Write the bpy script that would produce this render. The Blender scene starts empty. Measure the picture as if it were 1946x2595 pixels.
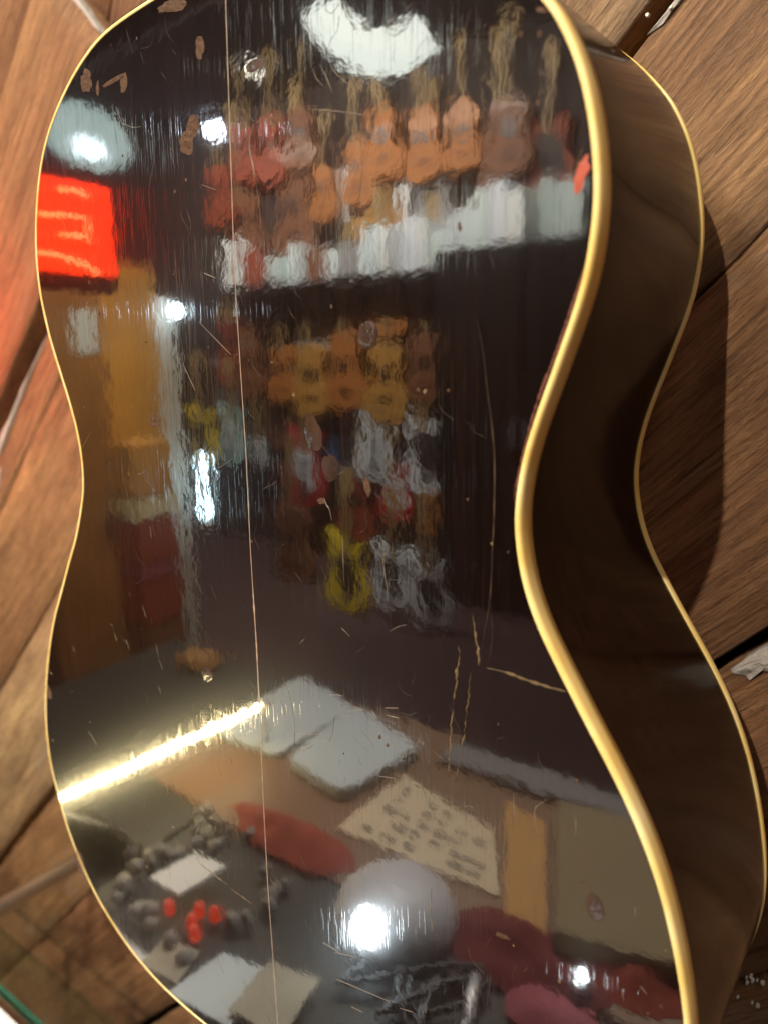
import bpy, bmesh, math, random
from mathutils import Vector, Matrix, noise

sc = bpy.context.scene
COL = sc.collection
rnd = random.Random(7)

# ---------------------------------------------------------------- camera
cam_d = bpy.data.cameras.new("camera")
cam = bpy.data.objects.new("camera", cam_d)
COL.objects.link(cam)
cam_d.sensor_fit = 'VERTICAL'
cam_d.sensor_height = 36.0
cam_d.lens = 27.05
cam_d.dof.use_dof = True
cam_d.dof.focus_distance = .283
cam_d.dof.aperture_fstop = 7.5
cam_d.clip_start = 0.01
cam_d.clip_end = 60
RIGHT, DOWN, FWD = Vector((.8021, .5971, -.0142)), Vector((.1103, -.1715, -.979)), Vector((-.587, .7836, -.2034))
cm = Matrix((RIGHT, -DOWN, -FWD)).transposed().to_4x4()
cm.translation = Vector((.2027, -.1906, .0564))
cam.matrix_world = cm
sc.camera = cam

# ---------------------------------------------------------------- world, exposure
w = bpy.data.worlds.new("World")
sc.world = w
w.use_nodes = True
w.node_tree.nodes["Background"].inputs[0].default_value = (.05, .036, .034, 1)
w.node_tree.nodes["Background"].inputs[1].default_value = 1.0
sc.view_settings.view_transform = 'Standard'
sc.view_settings.look = 'None'
sc.view_settings.exposure = 0
sc.view_settings.gamma = 1
sc.view_settings.use_curve_mapping = False
sc.render.engine = 'CYCLES'
sc.cycles.use_denoising = True
sc.cycles.max_bounces = 8
sc.cycles.sample_clamp_indirect = 6
sc.cycles.caustics_refractive = False
sc.cycles.caustics_reflective = False

# ---------------------------------------------------------------- helpers
def tag(o, label=None, cat=None, group=None, kind=None):
    if label: o["label"] = label
    if cat: o["category"] = cat
    if group: o["group"] = group
    if kind: o["kind"] = kind
    return o

def empty(name, loc=(0, 0, 0), rot=(0, 0, 0), parent=None):
    o = bpy.data.objects.new(name, None)
    o.empty_display_size = .02
    COL.objects.link(o)
    o.location = loc
    o.rotation_euler = rot
    if parent: o.parent = parent
    return o

def mesh(name, verts, faces, mat=None, parent=None, smooth=False):
    me = bpy.data.meshes.new(name)
    me.from_pydata([tuple(v) for v in verts], [], faces)
    me.update()
    if smooth:
        me.polygons.foreach_set("use_smooth", [True] * len(me.polygons))
    if mat: me.materials.append(mat)
    o = bpy.data.objects.new(name, me)
    COL.objects.link(o)
    if parent: o.parent = parent
    return o

def fix_normals(o):
    bm = bmesh.new(); bm.from_mesh(o.data)
    bmesh.ops.recalc_face_normals(bm, faces=bm.faces)
    bm.to_mesh(o.data); bm.free()
    return o

def box(name, c, s, mat, parent=None, bevel=.0, rotz=0.0):
    """box centred on c with full size s and bevelled edges"""
    bm = bmesh.new()
    bmesh.ops.create_cube(bm, size=1)
    bmesh.ops.scale(bm, vec=s, verts=bm.verts)
    if bevel:
        bmesh.ops.bevel(bm, geom=bm.edges[:], offset=bevel, segments=2, affect='EDGES')
    if rotz:
        bmesh.ops.rotate(bm, matrix=Matrix.Rotation(rotz, 3, 'Z'), verts=bm.verts)
    bmesh.ops.translate(bm, vec=c, verts=bm.verts)
    me = bpy.data.meshes.new(name); bm.to_mesh(me); bm.free()
    me.materials.append(mat)
    o = bpy.data.objects.new(name, me); COL.objects.link(o)
    if parent: o.parent = parent
    return o

def tube(name, pts, r, mat, parent=None, seg=8, closed=False):
    """round tube through pts; r a number or a list"""
    pts = [Vector(p) for p in pts]
    n = len(pts); V = []; F = []
    for i, p in enumerate(pts):
        a = pts[(i - 1) % n] if (closed or i) else p
        b = pts[(i + 1) % n] if (closed or i < n - 1) else p
        t = (b - a).normalized()
        up = Vector((0, 0, 1)) if abs(t.z) < .9 else Vector((1, 0, 0))
        s = t.cross(up).normalized(); q = s.cross(t)
        rr = r[i] if isinstance(r, (list, tuple)) else r
        for k in range(seg):
            an = 2 * math.pi * k / seg
            V.append(p + (s * math.cos(an) + q * math.sin(an)) * rr)
    m = n if closed else n - 1
    for i in range(m):
        for k in range(seg):
            F.append((i * seg + k, i * seg + (k + 1) % seg, ((i + 1) % n) * seg + (k + 1) % seg, ((i + 1) % n) * seg + k))
    if not closed:
        F.append(tuple(range(seg))[::-1]); F.append(tuple((n - 1) * seg + k for k in range(seg)))
    return fix_normals(mesh(name, V, F, mat, parent, True))

def lathe(name, prof, mat, parent=None, seg=24, loc=(0, 0, 0), axis='Z'):
    V = []; F = []
    for (r, h) in prof:
        for k in range(seg):
            a = 2 * math.pi * k / seg
            V.append((r * math.cos(a), r * math.sin(a), h) if axis == 'Z' else (r * math.cos(a), h, r * math.sin(a)))
    for i in range(len(prof) - 1):
        for k in range(seg):
            F.append((i * seg + k, i * seg + (k + 1) % seg, (i + 1) * seg + (k + 1) % seg, (i + 1) * seg + k))
    o = fix_normals(mesh(name, V, F, mat, parent, True))
    o.location = loc
    return o

def plate(name, pts, y0, y1, mat, parent=None, inset=.0):
    """outline pts (x,z) extruded from y0 (back) to y1 (front); the front rim is rounded by inset"""
    n = len(pts)
    cx = sum(p[0] for p in pts) / n; cz = sum(p[1] for p in pts) / n
    V = []; F = []
    lay = [(0, y0), (0, y1 - inset * .8 * (1 if y1 > y0 else -1)), (inset, y1)] if inset else [(0, y0), (0, y1)]
    for ins, y in lay:
        for i, (x, z) in enumerate(pts):
            if ins:
                a, b = pts[i - 1], pts[(i + 1) % n]
                t = Vector((b[0] - a[0], b[1] - a[1])).normalized()
                nx, nz = -t.y, t.x
                if (cx - x) * nx + (cz - z) * nz < 0: nx, nz = -nx, -nz
                x, z = x + nx * ins, z + nz * ins
            V.append((x, y, z))
    for l in range(len(lay) - 1):
        for i in range(n):
            F.append((l * n + i, l * n + (i + 1) % n, (l + 1) * n + (i + 1) % n, (l + 1) * n + i))
    F.append(tuple(range(n))); F.append(tuple((len(lay) - 1) * n + i for i in range(n)))
    return fix_normals(mesh(name, V, F, mat, parent))

def smooth_curve(P, m=8, closed=False):
    P = [Vector(p) for p in P]
    out = []; n = len(P)
    for i in range(n if closed else n - 1):
        p0 = P[i - 1] if (closed or i) else P[0] * 2 - P[1]
        p1, p2 = P[i], P[(i + 1) % n]
        p3 = P[(i + 2) % n] if (closed or i + 2 < n) else P[-1] * 2 - P[-2]
        for k in range(m):
            t = k / m
            out.append(.5 * ((2 * p1) + (p2 - p0) * t + (2 * p0 - 5 * p1 + 4 * p2 - p3) * t * t + (3 * p1 - p0 - 3 * p2 + p3) * t ** 3))
    if not closed: out.append(P[-1])
    return out

# ---------------------------------------------------------------- materials
def new_mat(name):
    m = bpy.data.materials.new(name)
    m.use_nodes = True
    nt = m.node_tree
    return m, nt, nt.nodes["Principled BSDF"]

def mat(name, c, rough=.5, metal=0, var=.12, scale=30, coat=0, ior=1.5, bump=0.0):
    """plain surface with slight colour mottling and fine relief"""
    m, nt, p = new_mat(name)
    p.inputs["Roughness"].default_value = rough
    p.inputs["Metallic"].default_value = metal
    p.inputs["IOR"].default_value = ior
    p.inputs["Coat Weight"].default_value = coat
    tc = nt.nodes.new("ShaderNodeTexCoord")
    nz = nt.nodes.new("ShaderNodeTexNoise")
    nz.inputs["Scale"].default_value = scale; nz.inputs["Detail"].default_value = 5
    nt.links.new(tc.outputs["Object"], nz.inputs["Vector"])
    mx = nt.nodes.new("ShaderNodeMix"); mx.data_type = 'RGBA'
    mx.inputs["A"].default_value = (*[v * (1 - var) for v in c], 1)
    mx.inputs["B"].default_value = (*[min(1, v * (1 + var)) for v in c], 1)
    nt.links.new(nz.outputs["Fac"], mx.inputs["Factor"])
    nt.links.new(mx.outputs["Result"], p.inputs["Base Color"])
    if bump:
        b = nt.nodes.new("ShaderNodeBump"); b.inputs["Strength"].default_value = bump; b.inputs["Distance"].default_value = .002
        nt.links.new(nz.outputs["Fac"], b.inputs["Height"]); nt.links.new(b.outputs["Normal"], p.inputs["Normal"])
    return m

def glow(name, c, s, base=(.8, .8, .8)):
    m, nt, p = new_mat(name)
    p.inputs["Base Color"].default_value = (*base, 1)
    p.inputs["Emission Color"].default_value = (*c, 1)
    p.inputs["Emission Strength"].default_value = s
    return m

def N(nt, typ, **kw):
    n = nt.nodes.new(typ)
    for k, v in kw.items():
        if k in n.inputs: n.inputs[k].default_value = v
        else: setattr(n, k, v)
    return n

def coords(nt, sc3, rot=(0, 0, 0), loc=(0, 0, 0), kind="Object"):
    tc = N(nt, "ShaderNodeTexCoord")
    mp = N(nt, "ShaderNodeMapping")
    mp.inputs["Scale"].default_value = sc3; mp.inputs["Rotation"].default_value = rot; mp.inputs["Location"].default_value = loc
    nt.links.new(tc.outputs[kind], mp.inputs["Vector"])
    return mp

def ramp(nt, src, stops):
    r = N(nt, "ShaderNodeValToRGB")
    e = r.color_ramp.elements
    while len(e) < len(stops): e.new(.5)
    for el, (pos, c) in zip(e, stops):
        el.position = pos
        el.color = (*c, 1) if isinstance(c, (tuple, list)) else (c, c, c, 1)
    nt.links.new(src, r.inputs["Fac"])
    return r

# lacquer of the guitar: near-black brown under a glossy coat, fine scratches along the grain, slight orange peel
def lacquer(name, base, scratch_rot=0.0, wav=1.0, ior=2.0, rough=.04):
    m, nt, p = new_mat(name)
    p.inputs["Roughness"].default_value = .24
    p.inputs["Specular IOR Level"].default_value = .1
    p.inputs["Coat Weight"].default_value = 1
    p.inputs["Coat IOR"].default_value = ior
    p.inputs["Coat Roughness"].default_value = rough
    # base colour: faint grain of the wood under the stain
    g = N(nt, "ShaderNodeTexNoise", Scale=1.0, Detail=6.0)
    nt.links.new(coords(nt, (260, 260, 9)).outputs[0], g.inputs["Vector"])
    r = ramp(nt, g.outputs["Fac"], [(.3, [v * .65 for v in base]), (.7, [v * 1.5 for v in base])])
    nt.links.new(r.outputs["Color"], p.inputs["Base Color"])
    # relief 1: long ripples along the grain
    n1 = N(nt, "ShaderNodeTexNoise", Scale=1.0, Detail=3.0)
    nt.links.new(coords(nt, (230, 230, 85)).outputs[0], n1.inputs["Vector"])
    b1 = N(nt, "ShaderNodeBump", Strength=1.0, Distance=.000017 * wav)
    nt.links.new(n1.outputs["Fac"], b1.inputs["Height"])
    # relief 2: broad sink and swell of the old finish
    n2 = N(nt, "ShaderNodeTexNoise", Scale=120.0, Detail=3.0)
    nt.links.new(coords(nt, (1, 1, 1)).outputs[0], n2.inputs["Vector"])
    b2 = N(nt, "ShaderNodeBump", Strength=1.0, Distance=.00006 * wav)
    nt.links.new(n2.outputs["Fac"], b2.inputs["Height"]); nt.links.new(b1.outputs["Normal"], b2.inputs["Normal"])
    n4 = N(nt, "ShaderNodeTexNoise", Scale=14.0, Detail=2.0)     # the crazing is uneven from place to place
    nt.links.new(coords(nt, (1, 1, .6), (0, 0, 0), (2.7, 0, 1.1)).outputs[0], n4.inputs["Vector"])
    r4 = ramp(nt, n4.outputs["Fac"], [(.38, .4), (.62, 1.0)])
    nt.links.new(r4.outputs["Color"], b1.inputs["Strength"]); nt.links.new(r4.outputs["Color"], b2.inputs["Strength"])
    # relief 3: hairline scratches, mostly along the grain
    last = b2
    masks = []
    for k, (rot, sx, sz, thr) in enumerate(((.05, 2600, 22, .715), (-.10, 2300, 30, .72), (.75, 1500, 30, .745), (-.55, 1500, 30, .745))):
        n3 = N(nt, "ShaderNodeTexNoise", Scale=1.0, Detail=0.0)
        nt.links.new(coords(nt, (sx, sx, sz), (0, rot, 0), (3.1 * k, 1.7 * k, 5.3 * k)).outputs[0], n3.inputs["Vector"])
        rp = ramp(nt, n3.outputs["Fac"], [(thr, 0.0), (thr + .03, 1.0)])
        b3 = N(nt, "ShaderNodeBump", Strength=.5, Distance=.000004)
        b3.invert = True
        nt.links.new(rp.outputs["Color"], b3.inputs["Height"]); nt.links.new(last.outputs["Normal"], b3.inputs["Normal"])
        last = b3; masks.append(rp)
    nt.links.new(last.outputs["Normal"], p.inputs["Coat Normal"])
    return m

M_BACK = lacquer("lacquer_back", (.0045, .002, .0015))
M_SIDE = lacquer("lacquer_side", (.013, .0045, .0022), wav=.6, rough=.1, ior=1.3)
M_SIDE.node_tree.nodes["Principled BSDF"].inputs["Specular IOR Level"].default_value = .05
M_SIDE.node_tree.nodes["Principled BSDF"].inputs["Coat Weight"].default_value = .5
def binding_mat():
    m, nt, p = new_mat("aged_binding")
    n = N(nt, "ShaderNodeTexNoise", Scale=60.0, Detail=5.0)
    nt.links.new(coords(nt, (1, 1, 1)).outputs[0], n.inputs["Vector"])
    r = ramp(nt, n.outputs["Fac"], [(.25, (.80, .52, .13)), (.5, (.88, .66, .25)), (.75, (.93, .78, .42))])
    nt.links.new(r.outputs["Color"], p.inputs["Base Color"])
    p.inputs["Roughness"].default_value = .5
    p.inputs["Subsurface Weight"].default_value = .12
    p.inputs["Subsurface Radius"].default_value = (.004, .002, .001)
    p.inputs["Subsurface Scale"].default_value = .5
    return m
M_BIND = binding_mat()
M_TOP = mat("spruce_top", (.5, .27, .1), .3, coat=.6)
M_NECK = mat("neck_mahogany", (.05, .02, .012), .3, coat=.6)
M_EBONY = mat("rosewood", (.02, .012, .01), .4)
M_STEEL = mat("steel", (.6, .6, .58), .3, metal=1)
M_PALE = mat("bare_wood_scar", (.075, .042, .026), .7, var=.7, scale=700, bump=.5, ior=1.25)
M_GOLD = mat("fresh_gouge", (.14, .092, .036), .5, var=.7, scale=1500, bump=.5)
M_DULL = mat("dull_crack", (.2, .13, .09), .6, var=.3, scale=600)
M_HAIR = mat("lacquer_scratch", (.2, .165, .13), .35, var=.4, scale=700)
M_DENT = lacquer("dented_lacquer", (.03, .016, .012), wav=25, rough=.16, ior=1.5)
M_RED = mat("red_under_finish", (.33, .05, .022), .55, var=.25, scale=300)
M_WEAR = mat("worn_edge_finish", (.12, .035, .02), .6, var=.5, scale=500)

# ================================================================ acoustic guitar
LEFT = [(0, 179.8), (-20, 179.6), (-42, 178.3), (-66.4, 175.0), (-82.6, 169.2), (-96.8, 160.7), (-108.4, 151.2), (-116.1, 142.4), (-122.1, 132.1), (-126.8, 119.4), (-129.6, 108.0), (-130.8, 96.2), (-130.5, 85.6), (-128.9, 76.3), (-125.3, 63.2), (-119.8, 49.4), (-114.6, 36.4), (-110.9, 24.7), (-109.2, 13.0), (-109.7, 1.6), (-112.6, -8.5), (-119.9, -24.3), (-128.9, -38.5), (-139.9, -56.4), (-149.5, -72.0), (-158.0, -90.0), (-164.8, -108.2), (-169.7, -126.8), (-172.0, -142.0), (-171.9, -158.8), (-169.0, -173.6), (-163.9, -191.1), (-155.9, -207.2), (-143.6, -224.1), (-129.8, -236.2), (-113.4, -246.1), (-94.6, -252.8), (-76.3, -256.1), (-55.6, -257.6), (-25, -258.4), (0, -258.6)]
RIGHT_ = [(0, 179.8), (22, 179.2), (45, 177.0), (68, 171.5), (86, 163.0), (100.5, 152.0), (111.7, 139.8), (117.2, 130.9), (120.8, 122.5), (123.2, 114.3), (124.8, 106.3), (125.8, 98.2), (126.0, 90.2), (125.4, 82.2), (124.1, 74.0), (121.8, 65.6), (118.9, 57.0), (115.8, 48.1), (112.5, 38.8), (109.6, 29.3), (107.6, 19.5), (106.9, 9.5), (107.9, -0.4), (110.3, -10.2), (114.2, -19.8), (119.3, -29.1), (124.8, -38.3), (130.3, -47.3), (135.8, -56.1), (140.9, -64.9), (145.6, -74.0), (149.6, -83.2), (153.0, -92.6), (155.8, -102.4), (158.2, -112.4), (160.2, -122.9), (161.8, -135), (162.5, -148), (161.8, -161), (158.8, -176), (153.2, -191.5), (145, -207), (133, -224), (120, -236), (104.5, -246), (87, -252.8), (70, -256.1), (50, -257.6), (24, -258.4), (0, -258.6)]
HL = [(v.x / 1e3, v.y / 1e3) for v in smooth_curve(LEFT, 5)]
HR = [(v.x / 1e3, v.y / 1e3) for v in smooth_curve(RIGHT_, 4)]
LOOP = HL[::-1] + HR[1:-1]            # closed: bottom, up the left, top, down the right
def ring_normals(loop):
    out = []
    n = len(loop)
    for i in range(n):
        a, b = loop[i - 1], loop[(i + 1) % n]
        t = Vector((b[0] - a[0], b[1] - a[1])).normalized()
        out.append((-t.y, t.x))       # left of travel = outward for a clockwise loop
    return out
NRM = ring_normals(LOOP)
if sum(nx * p[0] for (nx, nz), p in zip(NRM, LOOP)) < 0:
    NRM = [(-a, -b) for a, b in NRM]
RX, RS, S0 = 5.0, 9.0, .02
def yb(x, z): return x * x / (2 * RX) + (z - S0) ** 2 / (2 * RS)      # arched back
def yf(z): return .1001 - .0409 * z                                   # the front plane; the body deepens towards its tail
def seam_x(z):
    P = [(-.2586, -.0036), (-.196, -.0032), (-.158, -.0034), (-.1125, -.0026), (-.083, -.0018), (-.052, -.0013), (-.015, -.0017), (.023, -.0014), (.048, -.002), (.084, -.0028), (.12, -.0021), (.145, -.0017), (.18, -.0013)]
    for (a, xa), (b, xb) in zip(P, P[1:]):
        if z <= b: return xa + (xb - xa) * max(0, (z - a)) / (b - a)
    return P[-1][1]

guitar = empty("acoustic_guitar", (0, .05, -.2586))
tag(guitar, "acoustic guitar with glossy dark brown back, cream binding and scratched finish against plank wall", "guitar")
guitar_inv = Matrix.Translation((0, -.05, .2586))
def gpart(o):
    o.parent = guitar
    o.matrix_parent_inverse = guitar_inv
    return o

def half_plate(H, side):
    V = []; F = []; C_ = 26
    for (x, z) in H:
        sx = seam_x(z) + side * .00011
        e = x - side * .0016
        if (e - sx) * side < 0: e = sx
        for k in range(C_ + 1):
            X = sx + (e - sx) * k / C_
            V.append((X, yb(X, z), z))
    W = C_ + 1
    for i in range(len(H) - 1):
        for k in range(C_):
            F.append((i * W + k, i * W + k + 1, (i + 1) * W + k + 1, (i + 1) * W + k))
    o = mesh("back_plate", V, F, M_BACK, smooth=True)
    # outward side faces -Y
    if o.data.polygons[len(F) // 2].normal.y > 0:
        o.data.flip_normals()
    return gpart(o)
bl = half_plate(HL, -1); br = half_plate(HR, 1)
bl["label"] = "left half of the dark glossy back, left of the centre seam"
br["label"] = "right half of the dark glossy back, cracked and scratched"

def sweep(name, prof, m):
    """prof: list of functions (x,z)->(inset, y) swept round the outline"""
    V = []; F = []; n = len(LOOP); k = len(prof)
    for (x, z), (nx, nz) in zip(LOOP, NRM):
        for f in prof:
            ins, y = f(x, z)
            V.append((x - nx * ins, y, z - nz * ins))
    for i in range(n):
        j = (i + 1) % n
        for a in range(k - 1):
            F.append((i * k + a, j * k + a, j * k + a + 1, i * k + a + 1))
    o = fix_normals(mesh(name, V, F, m, None, True))
    return gpart(o)
def bp(ins, dy): return lambda x, z: (ins, yb(x, z) + dy)
def fp(ins, dy): return lambda x, z: (ins, yf(z) + dy)
sweep("back_binding", [bp(.0018, .0003), bp(.0017, -.00018), bp(.0011, -.00022), bp(.0005, -.00002), bp(.00013, .0004), bp(-.0001, .001), bp(-.00015, .004), bp(-.0001, .0068), bp(.0006, .0069)], M_BIND)
sweep("side", [bp(.0004, .0066), bp(.0001, .012), lambda x, z: (.0001, yb(x, z) * .7 + .3 * yf(z)), lambda x, z: (.0001, yb(x, z) * .3 + .7 * yf(z)), fp(.0001, -.008), fp(.0004, -.0044)], M_SIDE)
sweep("top_binding", [fp(.0006, -.0047), fp(-.00012, -.0046), fp(-.00015, -.001), fp(.0004, -.0001), fp(.002, .0001), fp(.0022, -.0003)], M_BIND)
# front (soundboard) closing the body on the wall side
n = len(LOOP)
V = [(x - nx * .0019, yf(z), z - nz * .0019) for (x, z), (nx, nz) in zip(LOOP, NRM)] + [(0, yf(p[1]), p[1]) for p in LOOP]
F = [(i, (i + 1) % n, n + (i + 1) % n, n + i) for i in range(n)]
gpart(mesh("top_plate", V, F, M_TOP))
# neck, heel, fretboard and headstock above the frame
gpart(box("heel", (0, .045, .198), (.05, .06, .034), M_NECK, bevel=.01))
gpart(tube("neck", [(0, .078, .2), (0, .082, .35), (0, .084, .52)], [.026, .024, .022], M_NECK, seg=14))
gpart(box("fretboard", (0, .1045, .335), (.052, .006, .43), M_EBONY, bevel=.001))
hs = gpart(box("headstock", (0, .092, .63), (.07, .016, .19), M_NECK, bevel=.004))
for sx in (-1, 1):
    for k in range(3):
        gpart(box("tuning_key", (sx * .052, .09, .585 + .045 * k), (.03, .008, .014), M_STEEL, bevel=.003))
hk = None
gpart(box("bridge", (0, .1105, -.11), (.15, .008, .03), M_EBONY, bevel=.003))

# ---- surface marks, each a small relief of its own
def ribbon(pts, wid, rise=.00009, jit=.35, taper=True, sub=4, rag_=False):
    P = smooth_curve([(x / 1e3, z / 1e3) for x, z in pts], sub) if len(pts) > 2 else [Vector((pts[0][0] + (pts[1][0] - pts[0][0]) * k / 4, pts[0][1] + (pts[1][1] - pts[0][1]) * k / 4)) / 1e3 for k in range(5)]
    if rag_:
        Q = []
        for i in range(len(P) - 1):
            nn = max(1, int((P[i + 1] - P[i]).length / .0009))
            for k in range(nn): Q.append(P[i].lerp(P[i + 1], k / nn))
        Q.append(P[-1])
        P = [q + Vector((rnd.gauss(0, 1), rnd.gauss(0, .4))) * .00016 for q in Q]
    V = []; F = []
    nP = len(P)
    for i, p in enumerate(P):
        a = P[max(0, i - 1)]; b = P[min(nP - 1, i + 1)]
        t = (b - a).normalized(); s = Vector((-t.y, t.x))
        wv = wid / 2e3 * (1 + rnd.uniform(-jit, jit))
        if taper: wv *= max(.15, math.sin(math.pi * (i + .35) / (nP - .3)) ** .5)
        for k, (q, h) in enumerate(((-1, -.00001), (0, rise), (1, -.00001))):
            c = p + s * wv * q
            V.append((c.x, yb(c.x, c.y) - .00003 - h, c.y))
        if i:
            o = (i - 1) * 3
            F += [(o, o + 1, o + 4, o + 3), (o + 1, o + 2, o + 5, o + 4)]
    return V, F
def blob(c, rx, rz, tilt, nseg=18, rag=.28, rise=.00008, dish=False):
    cx, cz = c[0] / 1e3, c[1] / 1e3
    ca, sa = math.cos(math.radians(tilt)), math.sin(math.radians(tilt))
    V = [(cx, yb(cx, cz) - (.00003 + (rise if not dish else .00001)), cz)]; F = []
    sd = rnd.uniform(0, 99)
    for ring, kk in ((.6, 1.0), (1.0, .1)):
        for i in range(nseg):
            a = 2 * math.pi * i / nseg
            rg = 1 + rag * noise.noise(Vector((math.cos(a) * 1.7 + sd, math.sin(a) * 1.7, 0))) + rnd.uniform(-rag, rag) * .35
            dx, dz = rx / 1e3 * math.cos(a) * rg * ring, rz / 1e3 * math.sin(a) * rg * ring
            x, z = cx + dx * ca - dz * sa, cz + dx * sa + dz * ca
            hgt = rise * kk * (1 + rnd.uniform(-.6, .6)) if not dish else (rise if ring == .6 else 0)
            V.append((x, yb(x, z) - .00003 - hgt, z))
    for i in range(nseg):
        j = (i + 1) % nseg
        F.append((0, 1 + i, 1 + j)); F.append((1 + i, 1 + nseg + i, 1 + nseg + j, 1 + j))
    return V, F
def mark(name, VF, m, smooth=False):
    o = mesh(name, VF[0], VF[1], m, None, smooth)
    for_n = o.data.polygons[0].normal.y if len(o.data.polygons) else -1
    if for_n > 0: o.data.flip_normals()
    return gpart(o)

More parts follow.
